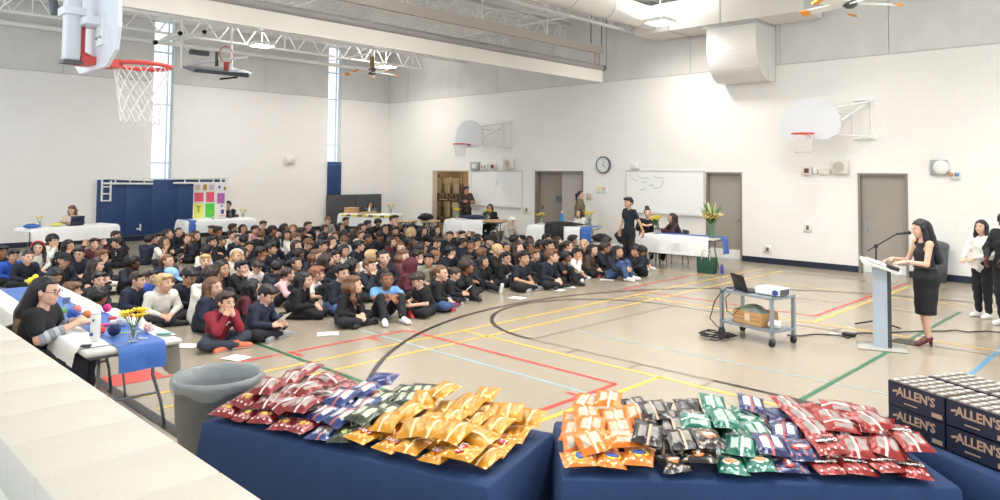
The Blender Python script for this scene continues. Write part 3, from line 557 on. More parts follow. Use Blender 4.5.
P2 = lambda x, y: G(x, y, .74)
tA, La, Wa = folding_table('long table with white cloth left of the blue wall mat', P2(33, 229), P2(118, 224)); cloth('tablecloth', 'white cloth on the long table left of the blue wall mat', tA, La, Wa, -La/2, La/2, -Wa/2, Wa/2, (.08, .08, .34, .05), M_whitecloth, seed=1)
tB, Lb, Wb = folding_table('table carrying the display board beside the blue mat', P2(186, 221), P2(255, 218.5)); cloth('tablecloth', 'white cloth on the table with the display board', tB, Lb, Wb, -Lb/2, Lb/2, -Wb/2, Wb/2, (.3, .3, .34, .05), M_whitecloth, seed=2)
tC, Lc, Wc = folding_table('table with yellow caution tape in front of the charcoal mats', P2(339, 213.5), P2(392, 215)); cloth('tablecloth', 'white cloth edged with yellow tape, in front of charcoal mats', tC, Lc, Wc, -Lc/2, Lc/2, -Wc/2, Wc/2, (.25, .25, .4, .05), M_whitecloth, seed=3)
o = MB()
for k in range(9): o.cur = k % 2; o.bb((-Lc/2+.1+k*.2, -Wc/2-.075, .66), (-Lc/2+.1+k*.2+.17, -Wc/2-.065, .72))
o = o.build('caution_tape', [mat('yellow tape', '#e7cf2c', .5), mat('black tape text', '#6d6426', .5)]); o.location = tC.location; o.rotation_euler = tC.rotation_euler; tag(o, 'yellow and black caution tape along the corner table front', 'tape')
tD, Ld, Wd_ = folding_table('table in front of the chair storeroom', P2(445, 219.5), P2(503, 221), mtop=M_wood); cloth('tablecloth', 'white cloth on the table in front of the chair storeroom', tD, Ld, Wd_, -Ld/2, Ld/2-.6, -Wd_/2, Wd_/2, (.3, 0, .42, .05), M_whitecloth, seed=4)
tE, Le, We = folding_table('table with a blue runner in front of the double door', P2(528, 225), P2(593, 228)); cloth('tablecloth', 'white cloth on the table in front of the double door', tE, Le, We, -Le/2, Le/2-.35, -We/2, We/2, (.3, 0, .45, .05), M_whitecloth, seed=5); cloth('table_runner', 'blue plastic runner hanging off the table at the double door', tE, Le, We, Le/2-.33, Le/2-.02, -We/2, We/2, (0, 0, .36, .05), M_bluecloth, seed=6, cat='runner', off=.006)
tG, Lg_, Wg = folding_table('registration table with a lily vase before the middle whiteboard', P2(640, 234), P2(714, 239)); cloth('tablecloth', 'white cloth with a paper sign on the registration table', tG, Lg_, Wg, -Lg_/2, Lg_/2-.12, -Wg/2, Wg/2, (.35, 0, .4, .05), M_whitecloth, seed=7)
cloth('table_runner', 'blue plastic runner along the back of the registration table', tG, Lg_, Wg, -Lg_/2+.2, Lg_/2, .02, Wg/2-.02, (0, .38, 0, .04), M_bluecloth, seed=8, cat='runner', off=.009)
q = on(tG, 0.06, -Wg/2-.07, .54); o = MB().box((0, 0, 0), (.24, .006, .16)).build('paper_sign', M_paper, loc=q, rz=tG.rotation_euler.z); tag(o, 'white paper sign taped to the front of the registration table cloth', 'sign')
for k, (w_, zz) in enumerate(((.16, .04), (.18, .0), (.12, -.04))): MB().box((0, -.0035, zz), (w_, .001, .012)).build('text_line', mat('faint blue print', '#9fb4c6', .6), o)
# wooden desks by the corner
for i, (xa, xb) in enumerate(((397, 410), (420, 433))):
    t, l_, w_ = folding_table('small wooden desk %s, between corner table and storeroom' % ('beside the caution-tape table' if i == 0 else 'holding the black jacket'), P2(xa, 220), P2(xb, 220.5), .5, .72, 'school_desk', M_wood)
def jacket(label, loc, s=(.5, .35, .2), rz=0, m=None, seed=0, name='jacket', drape=None):
    rs = np.random.default_rng(seed); t = thing(name, label, 'jacket' if name == 'jacket' else 'bag', loc, rz); n, k = 18, 12; vs = []; fs = []
    for j in range(k+1):
        ph = math.pi*j/k
        for i in range(n):
            th = 2*math.pi*i/n; w = 1+.12*math.sin(3*th+seed)+.08*math.sin(5*ph+2*th)+rs.uniform(-.04, .04)
            x = s[0]/2*math.sin(ph)*math.cos(th)*w; y = s[1]/2*math.sin(ph)*math.sin(th)*w; z = max(0, s[2]*(.5+.5*math.cos(ph))*(1+.1*math.sin(4*th)))
            vs.append((x, y, z))
    for j in range(k):
        for i in range(n): fs.append((j*n+i, (j+1)*n+i, (j+1)*n+(i+1) % n, j*n+(i+1) % n))
    MB().add(vs, fs, True).build('body', m or mat('black nylon', '#17181b', .55, bump=.4, bscale=14), t)
    if drape:
        for k_ in range(3): MB().rbox((-s[0]*.3+k_*s[0]*.16, -s[1]/2-.1-.015*(k_ % 2), -drape*.42+.03*(k_ % 3)), (s[0]*.2, .06, drape*(.9+.1*(k_ % 2))), .03, 2).build('fold', MATS['black nylon'], t)
        MB().rbox((-s[0]*.14, -s[1]/4-.06, .03), (s[0]*.5, s[1]/2+.12, .06), .025, 2).build('collar', MATS['black nylon'], t)
    return t
p = P2(427, 220.5); jacket('black jacket heaped on the wooden school desk near the corner', (p[0]-.1, p[1]-.2, .725), (.5, .4, .2), seed=1)
jacket('black jacket draped over the table front at the double door', on(tE, .0, -.12), (1.05, .4, .1), tE.rotation_euler.z, seed=2, drape=.5)
jacket('dark bundle of scarves on the storeroom table', on(tD, -.1, .05), (.8, .35, .12), tD.rotation_euler.z, mat('dark blue wool', '#2a3350', .8), seed=3)
# bench with bags
pb0, pb1 = G(590, 243, .45), G(631, 246.3, .45); bn, lb_, wb_ = folding_table('low grey bench with black bags behind the seated crowd', pb0, pb1, .4, .45, 'bench', M_top)
for u, lab, s_ in ((-.5, 'flat black bag on the left of the low bench', (.5, .3, .2)), (.38, 'tall black backpack on the right of the low bench', (.42, .28, .34))): jacket(lab, on(bn, u*lb_/1.6, 0, .462), s_, bn.rotation_euler.z, seed=int(u*10)+20, name='bag')
# things on the far tables
laptop('black laptop in front of the long-haired helper at the far left table', on(tA, .1, -.05), tA.rotation_euler.z+math.pi, mat('navy laptop', '#1d2740', .4))
flowers('yellow flowers in a small vase on the far left table', on(tA, -.68, 0), 1., 4, seed=2); flowers('yellow flowers on the right end of the display-board table', on(tB, .75, .0), 1., 5, seed=3); flowers('small yellow flowers in front of the display board', on(tB, -.18, -.22), .8, 4, seed=4)
flowers('yellow flowers on the right end of the caution-tape table', on(tC, .72, 0), 1.25, 5, seed=5); flowers('yellow flowers at the left of the storeroom table', on(tD, -.62, -.05), 1.2, 5, seed=6); flowers('yellow flowers in front of the seated helper at the storeroom table', on(tD, .35, -.1), 1.2, 5, seed=7)
flowers('yellow flowers on the left end of the double-door table', on(tE, -.72, .05), 1.2, 5, seed=8); flowers('large yellow flowers at the right of the double-door table', on(tE, .66, .05), 1.5, 6, seed=9); flowers('yellow flowers on the left of the registration table', on(tG, -.65, -.05), 1.5, 6, seed=10)
o = jacket('yellow and green craft cloth on the far left table', on(tA, -.3, 0), (.3, .2, .08), 0, mat('yellow cloth', '#d9d27a', .7), 31, 'craft_cloth'); o['category'] = 'cloth'
o = jacket('blue plastic bundle tied at the far left table corner', on(tA, -La/2+.06, -.2), (.35, .25, .1), 0, M_bluecloth, 32, 'plastic_bundle'); o['category'] = 'bundle'
def bottle(label, loc, m, s=1., cap=M_white):
    t = thing('bottle', label, 'bottle', loc, scale=s); MB().lathe([(.03, 0), (.034, .01), (.034, .15), (.012, .2), (.012, .215)], 14).build('body', m, t); MB().lathe([(.014, .213), (.014, .24)], 10).build('cap', cap, t)
M_bluebot = mat('blue bottle', '#4b8fc6', .2, trans=.3)
bottle('blue water bottle on the table in front of the double door', on(tE, -.22, .3), M_bluebot, 1.5); bottle('dark bottle on the display-board table', on(tB, .42, .1), M_grey); bottle('white glue bottle on the caution-tape table', on(tC, -.16, .22), M_white)
t = thing('candy_bowl', 'red and orange candy bowl on the display-board table', 'bowl', on(tB, .1, -.1)); MB().lathe([(.05, 0), (.11, .08), (.105, .08), (.045, .01)], 18).build('bowl', M_white, t); MB().lathe([(.0, .085), (.07, .095), (.1, .07), (.0, .07)], 14, cap=False).build('candy', mat('red candy', '#d8563f', .4), t)
t = thing('wooden_tray', 'flat wooden tray on the caution-tape table', 'tray', on(tC, .0, -.1)); MB().bb((-.35, -.14, 0), (.35, .14, .02)).build('base', M_wood, t); MB().bb((-.35, -.15, 0), (.35, -.13, .06)).build('rim', M_wood, t)
t = thing('wooden_box', 'wooden box at the left end of the caution-tape table', 'box', on(tC, -.72, .05)); MB().bb((-.2, -.14, 0), (.2, .14, .16)).build('body', M_cardboard, t); MB().bb((-.21, -.15, .16), (.21, .15, .18)).build('lid', M_wood, t)
o = jacket('dark craft pile beside the wooden tray', on(tC, -.36, .15), (.26, .22, .14), 0, M_dark, 33, 'craft_pile'); o['category'] = 'craft pile'
# lily arrangement
lv = thing('lily_vase', 'tall glass vase of yellow lilies on the registration table end', 'vase', on(tG, Lg_/2-.16, -.12))
MB().lathe([(.06, 0), (.065, .02), (.055, .2), (.08, .36), (.075, .36), (.05, .2), (.06, .025)], 18).build('vase', mat('green glass', '#7fa68a', .1, trans=.5), lv)
rs = random.Random(5); M_lily = mat('golden lily', '#e6b84e', .5); M_lilyp = mat('cream lily', '#f1e6b8', .5)
for k in range(26):
    a = rs.uniform(0, 6.28); r_ = .2*math.sqrt(rs.random()); h = .38+.2*rs.random()*(1-r_/.32)+.04; tip = Vector((r_*math.cos(a), r_*math.sin(a), h))
    st = MB().tube([(0, 0, .05), (r_*.3*math.cos(a), r_*.3*math.sin(a), .34), tip], .005, 5).build('stem', M_leaf, lv); fl = MB()
    for j in range(6):
        M = Euler((0, -.5, j*math.pi/3)).to_matrix(); M = Matrix.Rotation(j*math.pi/3, 3, 'Z') @ Matrix.Rotation(-.5, 3, 'Y'); fl.ell(tip+M @ Vector((.05, 0, 0)), (.048, .02, .006), 6, 4, M)
    fl.ell(tip, (.014, .014, .02), 6, 4); fl.build('lily_head', M_lily if k % 2 else M_lilyp, st)
for k in range(22):
    a = rs.uniform(0, 6.28); tp = .16+.16*rs.random(); h = .45+.35*rs.random()
    MB().tube([(0, 0, .3), (tp*.5*math.cos(a), tp*.5*math.sin(a), h*.75), (tp*math.cos(a), tp*math.sin(a), h)], [.008, .016, .003], 4).build('leaf', M_leaf, lv)
for k in range(4):
    a = rs.uniform(0, 6.28); MB().tube([(0, 0, .4), (.05*math.cos(a), .05*math.sin(a), .6), (.1*math.cos(a), .1*math.sin(a), .78)], [.012, .02, .004], 5).build('flower_spike', mat('pale yellow-green spike', '#cdd07a', .5), lv)
# green tote bag under the registration table end
p = G(707, 273); tbg = thing('tote_bag', 'green tote bag with white handles on the floor by the registration table', 'bag', p, math.radians(95))
vs = [(sx*w/2, sy*d/2, z) for z, w, d in ((0, .36, .2), (.18, .4, .19), (.34, .42, .12)) for sx, sy in ((-1, -1), (1, -1), (1, 1), (-1, 1))]
MB().add(vs, [(0, 3, 2, 1)]+[(4*l+i, 4*l+(i+1) % 4, 4*l+4+(i+1) % 4, 4*l+4+i) for l in range(2) for i in range(4)]+[(8, 9, 10, 11)]).build('body', mat('dark green canvas', '#1c4a34', .7, bump=.3, bscale=30), tbg)
for sy in (-1, 1): MB().tube([(-.1, sy*.06, .25), (-.09, sy*.07, .42), (-.03, sy*.08, .5), (.03, sy*.08, .5), (.09, sy*.07, .42), (.1, sy*.06, .25)], .012, 6).build('handle', mat('cream webbing', '#ddd5c4', .7), tbg)
o = MB().lathe([(.04, 0), (.045, .01), (.045, .2), (.02, .25), (.02, .28)], 14).build('water_bottle', mat('violet bottle', '#4b4a9a', .3), loc=(p[0]-.14, p[1]+.28, 0)); o.scale = (.8, .8, .75); tag(o, 'violet water bottle beside the green tote bag', 'bottle')
# display board
db = thing('display_board', 'white tri-fold display board with pink, yellow and green sheets', 'display board', on(tB, -.32, .1), tB.rotation_euler.z)
M_bd = mat('board card', '#efece8', .7); pg = {k: mat('sheet '+k, c, .7) for k, c in dict(pink='#f0647a', purple='#b86ab2', yellow='#e8ef77', green='#57d84f', blue='#3c55b0', gold='#b58f3f', grey='#c9c6c0').items()}
Hb = 1.04
cpn = MB().bb((-.3, 0, 0), (.3, .01, Hb)).build('centre_panel', M_bd, db)
for nm, x, z, w_, h_ in (('pink', -.16, .62, .25, .25), ('pink', .15, .62, .22, .28), ('yellow', -.16, .24, .26, .4), ('green', .15, .24, .25, .4), ('grey', -.2, .9, .13, .14), ('gold', .0, .9, .1, .16), ('grey', .18, .9, .13, .14)): MB().box((x, -.004, z), (w_, .006, h_)).build('paper_sheet', pg[nm], cpn)
MB().box((-.16, -.008, .28), (.04, .004, .18)).box((-.16, -.008, .36), (.1, .004, .03)).build('pasted_figure', pg['gold'], cpn)
for s_ in (-1, 1):
    w3 = MB().bb((0, 0, 0), (.3, .01, Hb)).build('side_panel', M_bd, db, (s_*.3, 0, 0), math.radians(-30) if s_ > 0 else math.radians(180+70))
    if s_ > 0:
        for nm, x, z, w_, h_ in (('purple', .15, .58, .2, .3), ('blue', .1, .9, .06, .08), ('blue', .2, .2, .08, .12), ('blue', .18, .36, .04, .06), ('gold', .25, .86, .06, .1)): MB().box((x, -.004, z), (w_, .006, h_)).build('paper_sheet', pg[nm], w3)
cloth('table_runner', 'short blue plastic strip hanging at the left of the display-board table', tB, Lb, Wb, -Lb/2+.05, -Lb/2+.28, -Wb/2, Wb/2, (0, 0, .4, .1), M_bluecloth, seed=12, cat='runner', off=.006)
# stacked folding chairs in the storeroom
M_seat = mat('beige chair shell', '#b9a684', .5); M_fr = mat('brown chair frame', '#5b5043', .4, .3)
def fchair(loc, rz, label):
    t = thing('folding_chair', label, 'chair', loc, rz)
    MB().rbox((0, 0, .62), (.4, .03, .24), .012, 2).build('backrest', M_seat, t); MB().rbox((0, -.05, .33), (.38, .04, .36), .015, 2).build('seat', M_seat, t)
    for s_ in (-1, 1):
        MB().tube([(s_*.21, .02, 0), (s_*.21, .01, .45), (s_*.2, 0, .76)], .012, 6).build('leg', M_fr, t); MB().tube([(s_*.19, -.08, 0), (s_*.19, -.05, .5)], .012, 6).build('leg', M_fr, t)
    MB().cyl((-.21, 0, .76), (.21, 0, .76), .012, n=6).build('top_rail', M_fr, t); MB().cyl((-.19, -.08, .05), (.19, -.08, .05), .01, n=6).build('foot_rail', M_fr, t)
rkN = {0: 'left', 1: 'middle', 2: 'right'}
for c_ in range(3):
    for r_ in range(2):
        for k in range(2):
            fchair((-.75-k*.16, 2.15+c_*.5, .3+r_*.88), -math.pi/2, 'folded beige chair on the %s of the storeroom rack, %s tier, %s' % (rkN[c_], 'upper' if r_ else 'lower', 'front' if k == 0 else 'rear'))
rk = thing('chair_rack', 'brown steel rack holding folded chairs inside the storeroom', 'rack', (-.85, 2.65, 0))
for u in (-.85, -.26, .26, .85): MB().bb((-.25, u-.02, 0), (-.2, u+.02, 2.05)).build('upright', M_fr, rk)
for z in (.25, 1.14): MB().bb((-.25, -.87, z), (.25, .87, z+.04)).build('rack_shelf', M_fr, rk)
# grey bin by the right door
p = G(940, 281.5); bn2 = thing('waste_bin', 'dark grey waste bin against the wall behind the speaker', 'bin', (p[0]+.15, p[1]-.05, 0))
MB().lathe([(.2, 0), (.25, .72)], 20).build('body', mat('charcoal plastic', '#54575b', .5), bn2); MB().lathe([(.26, .70), (.26, .76), (.22, .80), (.08, .84), (.0, .84)], 20, cap=False).build('domed_lid', M_grey, bn2)
# ================================================================== AV CART
c4 = [G(726, 337), G(777, 349), G(785, 338.5), G(741, 332)]; cc = sum(c4)/4; ct = thing('av_cart', 'grey steel rolling cart carrying laptop and projector', 'cart', (cc[0], cc[1], 0), math.radians(76))
M_cart = mat('galvanised steel', '#9aa3a9', .4, .5, var=.08)
CL, CW, CH = .84, .46, .62
for sx in (-1, 1):
    for sy in (-1, 1):
        x, y = sx*(CL/2-.02), sy*(CW/2-.02); MB().bb((x-.02, y-.02, .1), (x+.02, y+.02, CH)).build('post', M_cart, ct)
        cs = MB().cyl((x-.015, y, .052), (x+.015, y, .052), .05, n=16).build('caster_wheel', M_dark, ct); MB().bb((x-.025, y-.02, .06), (x+.025, y+.02, .11)).build('caster_fork', M_grey, cs)
for z, nm in ((CH-.04, 'top_shelf'), (.17, 'lower_shelf')):
    MB().bb((-CL/2, -CW/2, z), (CL/2, CW/2, z+.03)).build(nm, M_cart, ct)
def onc(u, v, z): 
    q = Matrix.Rotation(ct.rotation_euler.z, 3, 'Z') @ Vector((u, v, 0)); return (ct.location.x+q.x, ct.location.y+q.y, z)
laptop('open black laptop on the rolling cart', onc(-.1, -.02, CH-.009), rz_dir2((.715*.2+.7*.95, .7*.2-.715*.95)), M_black, 1., 108)
pj = thing('projector', 'white projector on the right end of the rolling cart', 'projector', onc(.245, .0, CH-.009), ct.rotation_euler.z+.1); MB().rbox((0, 0, .055), (.34, .26, .09), .015, 2).build('body', M_white, pj); MB().cyl((.13, -.13, .055), (.13, -.16, .055), .035, n=16).build('lens', mat('blue lens glass', '#31508f', .1), pj); MB().bb((.171, -.1, .02), (.176, .1, .09)).build('vent', M_grey, pj); MB().bb((-.14, -.1, -.0), (.14, .1, .012)).build('foot', M_grey, pj)
o = MB().rbox((0, 0, .008), (.2, .07, .014), .003, 1).build('tablet', M_black, loc=onc(-.375, 0, CH-.009), rz=ct.rotation_euler.z+math.pi/2); tag(o, 'flat black tablet at the left end of the rolling cart', 'tablet')
bx = thing('cardboard_box', 'open cardboard box on the lower shelf of the cart', 'box', onc(-.02, 0, .201), ct.rotation_euler.z)
for lo, hi in (((-.23, -.16, 0), (.23, .16, .006)), ((-.23, -.16, 0), (-.224, .16, .17)), ((.224, -.16, 0), (.23, .16, .17)), ((-.23, -.16, 0), (.23, -.154, .17)), ((-.23, .154, 0), (.23, .16, .17))): MB().bb(lo, hi).build('box_side', M_cardboard, bx)
for z in (.06, .11): MB().bb((-.2, -.163, z), (.2, -.1605, z+.008)).build('printed_line', mat('brown print', '#9a6c45', .8), bx)
MB().bb((-.04, -.164, .05), (.04, -.1605, .14)).build('tape_patch', mat('pale tape', '#e0cdb0', .5), bx)
o = jacket('grey-green bundled cloth in the cardboard box', onc(-.02, 0, .21), (.4, .26, .22), ct.rotation_euler.z, mat('grey-green plastic', '#8f9a8a', .5), 41, 'cloth_bundle'); o['category'] = 'cloth'
o = jacket('white cloth bundle beside the box on the cart', onc(.32, -.05, .201), (.16, .16, .1), 0, M_white, 42, 'white_bundle'); o['category'] = 'cloth'
pc = G(716, 338); rs = random.Random(9); pts = []
for k in range(60):
    a = k*.55; r_ = .16+.05*math.sin(k*1.7); pts.append((pc[0]+r_*1.3*math.cos(a)*.8+.04*math.sin(k), pc[1]+r_*1.2*math.sin(a), .012+.0008*k+.02*abs(math.sin(k*.9))))
e0 = onc(-CL/2-.02, -.2, 0); pts += [(pc[0]+.05, pc[1]+.2, .03), (e0[0]+.05, e0[1]-.12, .2), (e0[0]+.06, e0[1]-.04, .45), onc(-CL/2+.05, -.26, CH-.05), onc(-.3, -.2, CH+.03)]
tag(MB().tube(pts, .008, 6).build('cable', M_black), 'tangled black cable on the floor left of the cart', 'cable')
tag(MB().tube([onc(-.2, -.15, CH+.02), onc(-.28, -.27, CH-.1), onc(-.25, -.28, .35), onc(-.18, -.24, .3), onc(-.1, -.19, .42)], .007, 6).build('cable', M_black), 'black cable looping down the side of the rolling cart', 'cable')
pts = [G(x, y, .012) for x, y in ((787, 335), (800, 336), (815, 334), (838, 335), (848, 338), (857, 333), (880, 333), (920, 331), (945, 331), (955, 330), (968, 332), (985, 331), (1010, 333))]
tag(MB().tube(pts, .009, 6).build('floor_cable', M_black), 'thin black cable lying on the floor behind the podium', 'cable')
p = G(849, 336); t = thing('power_bar', 'black plug block and white tag on the floor cable', 'plug', p); MB().rbox((0, 0, .022), (.1, .16, .04), .008, 1).build('plug_block', M_black, t); MB().bb((.02, -.22, .001), (.1, -.12, .012)).build('white_tag', M_white, t)
# ================================================================== PODIUM + MICROPHONE
pp = G(886, 350); pd = thing('podium', 'pale column podium with a dark side, slanted top and glass base', 'podium', (pp[0]-.1, pp[1]-.08, 0), math.atan2(.715, -.70)-.42)
# local: -y towards the viewer, the speaker stands at the +x side
MB().rbox((0, 0, .009), (.55, .46, .016), .005, 1).build('base_plate', mat('smoky glass plate', '#aeaca2', .15), pd)
MB().bb((-.09, -.085, .017), (.065, .085, .99)).build('column_front', mat('pale aluminium', '#b9c4cf', .35, .2), pd); MB().bb((.065, -.08, .017), (.11, .08, .97)).build('column_back', mat('dark column', '#3f4347', .4), pd)
M = Matrix.Rotation(math.radians(17), 3, 'Y'); MB().box((-.02, 0, 1.03), (.42, .54, .03), M=M).build('slanted_top', mat('pale desk top', '#d8d4cc', .4), pd); MB().box((.19, 0, .98), (.02, .54, .05), M=M).build('front_lip', M_white, pd)
def onp(u, v, z):
    q = Matrix.Rotation(pd.rotation_euler.z, 3, 'Z') @ Vector((u, v, 0)); return (pd.location.x+q.x, pd.location.y+q.y, z)
o = MB().box((0, 0, 0), (.22, .3, .012), M=M).build('speech_paper', M_paper, loc=onp(-.06, -.02, 1.075), rz=pd.rotation_euler.z); tag(o, 'white speech papers lying on the podium top', 'paper')
o = MB().box((0, 0, 0), (.14, .24, .02), M=M).build('black_folder', M_black, loc=onp(.13, -.12, 1.026), rz=pd.rotation_euler.z); tag(o, 'black folder at the speaker side of the podium top', 'folder')
pm = G(877, 329); ms = thing('microphone_stand', 'black tripod microphone stand with a boom behind the podium', 'microphone stand', pm)
for k in range(3):
    a = 2.35+k*2.094; MB().cyl((0, 0, .12), (.33*math.cos(a), .33*math.sin(a), .012), .011, n=8).build('leg', M_black, ms)
MB().cyl((0, 0, .1), (0, 0, 1.16), .011, n=8).build('pole', M_black, ms); MB().ell((0, 0, 1.16), (.03, .03, .03)).build('boom_clutch', M_black, ms)
mouth = Vector((6.85, 20.05, 1.46)) - Vector(pm); bd_ = mouth - Vector((0, 0, 1.16))
MB().cyl(Vector((0, 0, 1.16))-bd_*.35, Vector((0, 0, 1.16))+bd_*.82, .009, n=8).build('boom', M_black, ms)
m0 = Vector((0, 0, 1.16))+bd_*.8; MB().cyl(m0, m0+Vector((-.02, .12, .02)), .014, .018, n=12).ell(m0+Vector((-.022, .14, .022)), (.026, .026, .026), 10, 6).build('microphone', M_black, ms)
# ================================================================== FOREGROUND: BIN, SNACK TABLES, CASES, CRAFT TABLE
gb = thing('garbage_can', 'tall grey garbage can with a clear liner beside the snack table', 'garbage can', (14.93, 18.18, 0))
M_bin = mat('mid grey plastic', '#717578', .5, var=.05)
MB().lathe([(.205, 0), (.21, .02), (.235, .5), (.25, .52), (.262, .78), (.278, .79), (.278, .82), (.262, .82), (.25, .79), (.2, .03), (.0, .03)], 36, cap=False).build('body', M_bin, gb)
M_liner = mat('clear plastic liner', '#a9aeae', .2, alpha=.55, bump=.8, bscale=18)
n = 48; vs = []; prof_ = [(.276, .745), (.287, .77), (.289, .80), (.283, .832), (.258, .83), (.232, .74), (.205, .5), (.18, .25), (.14, .14), (0.02, .1)]
for j, (r_, z) in enumerate(prof_):
    for k in range(n):
        a = 2*math.pi*k/n; w = 1+(.012*math.sin(7*a+j)+.012*math.sin(13*a+2*j))*(1 if j not in (3, 4) else .3); vs.append((r_*w*math.cos(a), r_*w*math.sin(a), z+(.02*math.sin(5*a) if j == 0 else 0)))
MB().add(vs, [(j*n+k, j*n+(k+1) % n, (j+1)*n+(k+1) % n, (j+1)*n+k) for j in range(len(prof_)-1) for k in range(n)], True).build('liner', M_liner, gb)
for a in (1.9, 5.0): MB().box((.275*math.cos(a), .275*math.sin(a), .66), (.03, .16, .05), rz=a).build('side_grip', M_bin, gb)
# snack tables
A1, B1 = (15.26, 18.75), (14.71, 20.46); A2, B2 = (14.395, 20.645), (13.175, 21.975); e3 = Vector((.436, .9)).normalized(); A3 = Vector((12.56, 21.35)); B3 = A3+e3*1.83
S1, l1, w1 = folding_table('left snack table heaped with red and yellow bags', A1, B1); S2, l2, w2 = folding_table('middle snack table heaped with orange to red bags', A2, B2); S3, l3, w3_ = folding_table('right-hand table carrying the navy juice cases', A3, B3)
for S_, l_, w_, lb, sd in ((S1, l1, w1, 'navy cloth on the left snack table', 21), (S2, l2, w2, 'navy cloth on the middle snack table', 22)): cloth('tablecloth', lb, S_, l_, w_, -l_/2, l_/2, -w_/2, w_/2, (.6, .6, .66, .5), M_navycloth, seed=sd, wav=.006)
cloth('tablecloth', 'short navy cloth under the juice cases', S3, l3, w3_, -l3/2, l3/2, -w3_/2, w3_/2, (.3, .3, .3, .3), M_navycloth, seed=23, wav=.008)
BW, BL, BT = .148, .176, .04
def bag_mesh(name, main, panel, seamc, up):
    """pillow bag; up = 'front' or 'back' on +z; slots: main, panel, seam"""
    N, K = 12, 14; vs = []; fs = []; mi = []; rs = random.Random(name)
    for s_ in (1, -1):
        for j in range(K+1):
            for i in range(N+1):
                u = -1+2*i/N; v = -1+2*j/K; e = max(0, 1-abs(u)**2.6)**.7; g = max(0, 1-(abs(v)/.88)**3)**.6 if abs(v) < .88 else 0
                z = s_*BT/2*e*g; pin = 1-.07*(1-min(1, abs(v)))*0-.05*g; cr = .004*math.sin(9*u+5*v)*g*e*s_+(.0025*math.sin(u*40) if abs(v) > .9 else 0)
                vs.append((u*BW/2*(1-.06*g), v*BL/2, z+cr))
    b2 = (N+1)*(K+1)
    for s_ in (0, 1):
        for j in range(K):
            for i in range(N):
                q = [j*(N+1)+i, j*(N+1)+i+1, (j+1)*(N+1)+i+1, (j+1)*(N+1)+i]; q = q if s_ == 0 else [b2+x for x in q[::-1]]; fs.append(q); back = (s_ == 0) == (up == 'back'); m_ = 0
                if back:
                    if 2 <= i <= 4 and 3 <= j <= 9: m_ = 1
                    elif 7 <= i <= 9 and 4 <= j <= 10: m_ = 1
                    if i in (5, 6) and i == 6: m_ = 2
                elif j in (2, 11) and (i+j) % 3 == 0: m_ = 2
                mi.append(m_)
    me = bpy.data.meshes.new(name); me.from_pydata(vs, [], fs)
    for m in (main, panel, seamc): me.materials.append(m)
    me.polygons.foreach_set('material_index', mi); me.polygons.foreach_set('use_smooth', [True]*len(fs)); me.update(); return me
def foil(n_, c, r=.28): return mat('foil '+n_, c, r, .15, var=.12, vscale=18, bump=.35, bscale=32, spec=.6)
KINDS = dict(red=('#7f2023', '#8f7f78', '#d9cfc6'), navy=('#2a3a6e', '#b3b0b0', '#b05a48'), olive=('#3a4230', '#a9b096', '#1d211c'), yellow=('#cf8c1c', '#b3872f', '#e9d9ad'), orange=('#d9761a', '#b5a793', '#efd9b5'), black=('#221c1b', '#857f78', '#c9a98d'), green=('#0f6552', '#9fb3a6', '#d9e6dd'), cobalt=('#202a57', '#d9d4d6', '#cf4a3f'), scarlet=('#8f1f1b', '#8f827c', '#ddd2cb'))
BAGS = {}
for k, (c1, c2, c3) in KINDS.items():
    for up in ('front', 'back'): BAGS[k, up] = bag_mesh('snack_bag_%s_%s' % (k, up), foil(k, c1), foil(k+' panel', c2, .4), mat('bag seam '+k, c3, .4), up)
def emb(c, rx, ry, z): return MB().ell((0, 0, z), (rx, ry, .006), 16, 4)
zt = BT/2
EMB = {}
EMB['yellow'] = [('logo_ribbon', emb(0, .046, .028, zt-.003).mesh('logo_ribbon', mat('logo red', '#c5232c', .4))), ('logo_text', text_mesh("Lay's", .045, mat('logo white', '#f6f2ea', .5)))]
EMB['scarlet'] = [('logo_shape', MB().prism([(-.05, -.01), (0, -.04), (.05, -.01), (.0, .035)], zt-.006, zt+.001).mesh('logo_shape', mat('logo black', '#1b1718', .4))), ('logo_text', text_mesh('Doritos', .034, MATS['logo white'], bold=.0006))]
EMB['red'] = [('logo_shape', emb(0, .04, .03, zt-.003).mesh('logo_shape', mat('logo gold', '#e3b24a', .4)))]
EMB['orange'] = [('logo_ring', emb(0, .05, .04, zt-.004).mesh('logo_ring', mat('logo yellow', '#f2dc4a', .4))), ('logo_shape', emb(0, .036, .022, zt).mesh('logo_shape', mat('logo blue', '#2c4f9c', .4)))]
EMB['black'] = [('logo_ring', emb(0, .044, .034, zt-.003).mesh('logo_ring', mat('logo orange', '#e98a4a', .4))), ('logo_shape', emb(0, .03, .012, zt+.002).mesh('logo_shape', mat('logo pale', '#f0e6da', .5)))]
EMB['green'] = [('logo_ring', emb(0, .046, .036, zt-.003).mesh('logo_ring', MATS['logo pale'])), ('logo_shape', emb(0, .032, .02, zt+.001).mesh('logo_shape', MATS['logo orange']))]
EMB['cobalt'] = [('logo_shape', emb(0, .05, .03, zt-.003).mesh('logo_shape', mat('logo scarlet', '#d0483c', .4))), ('logo_ring', emb(0, .034, .01, zt+.002).mesh('logo_ring', MATS['logo white']))]
EMB['navy'] = [('logo_shape', emb(0, .05, .028, zt-.003).mesh('logo_shape', MATS['logo scarlet'])), ('logo_ring', emb(0, .03, .016, zt+.001).mesh('logo_ring', MATS['logo pale']))]
EMB['olive'] = [('logo_shape', emb(0, .034, .03, zt-.003).mesh('logo_shape', mat('logo lime', '#b9bf6a', .4)))]
ADJ = dict(red='dark red', navy='navy and white', olive='dark olive', yellow='golden yellow', orange='bright orange', black='black', green='teal green', cobalt='cobalt and red', scarlet='scarlet')
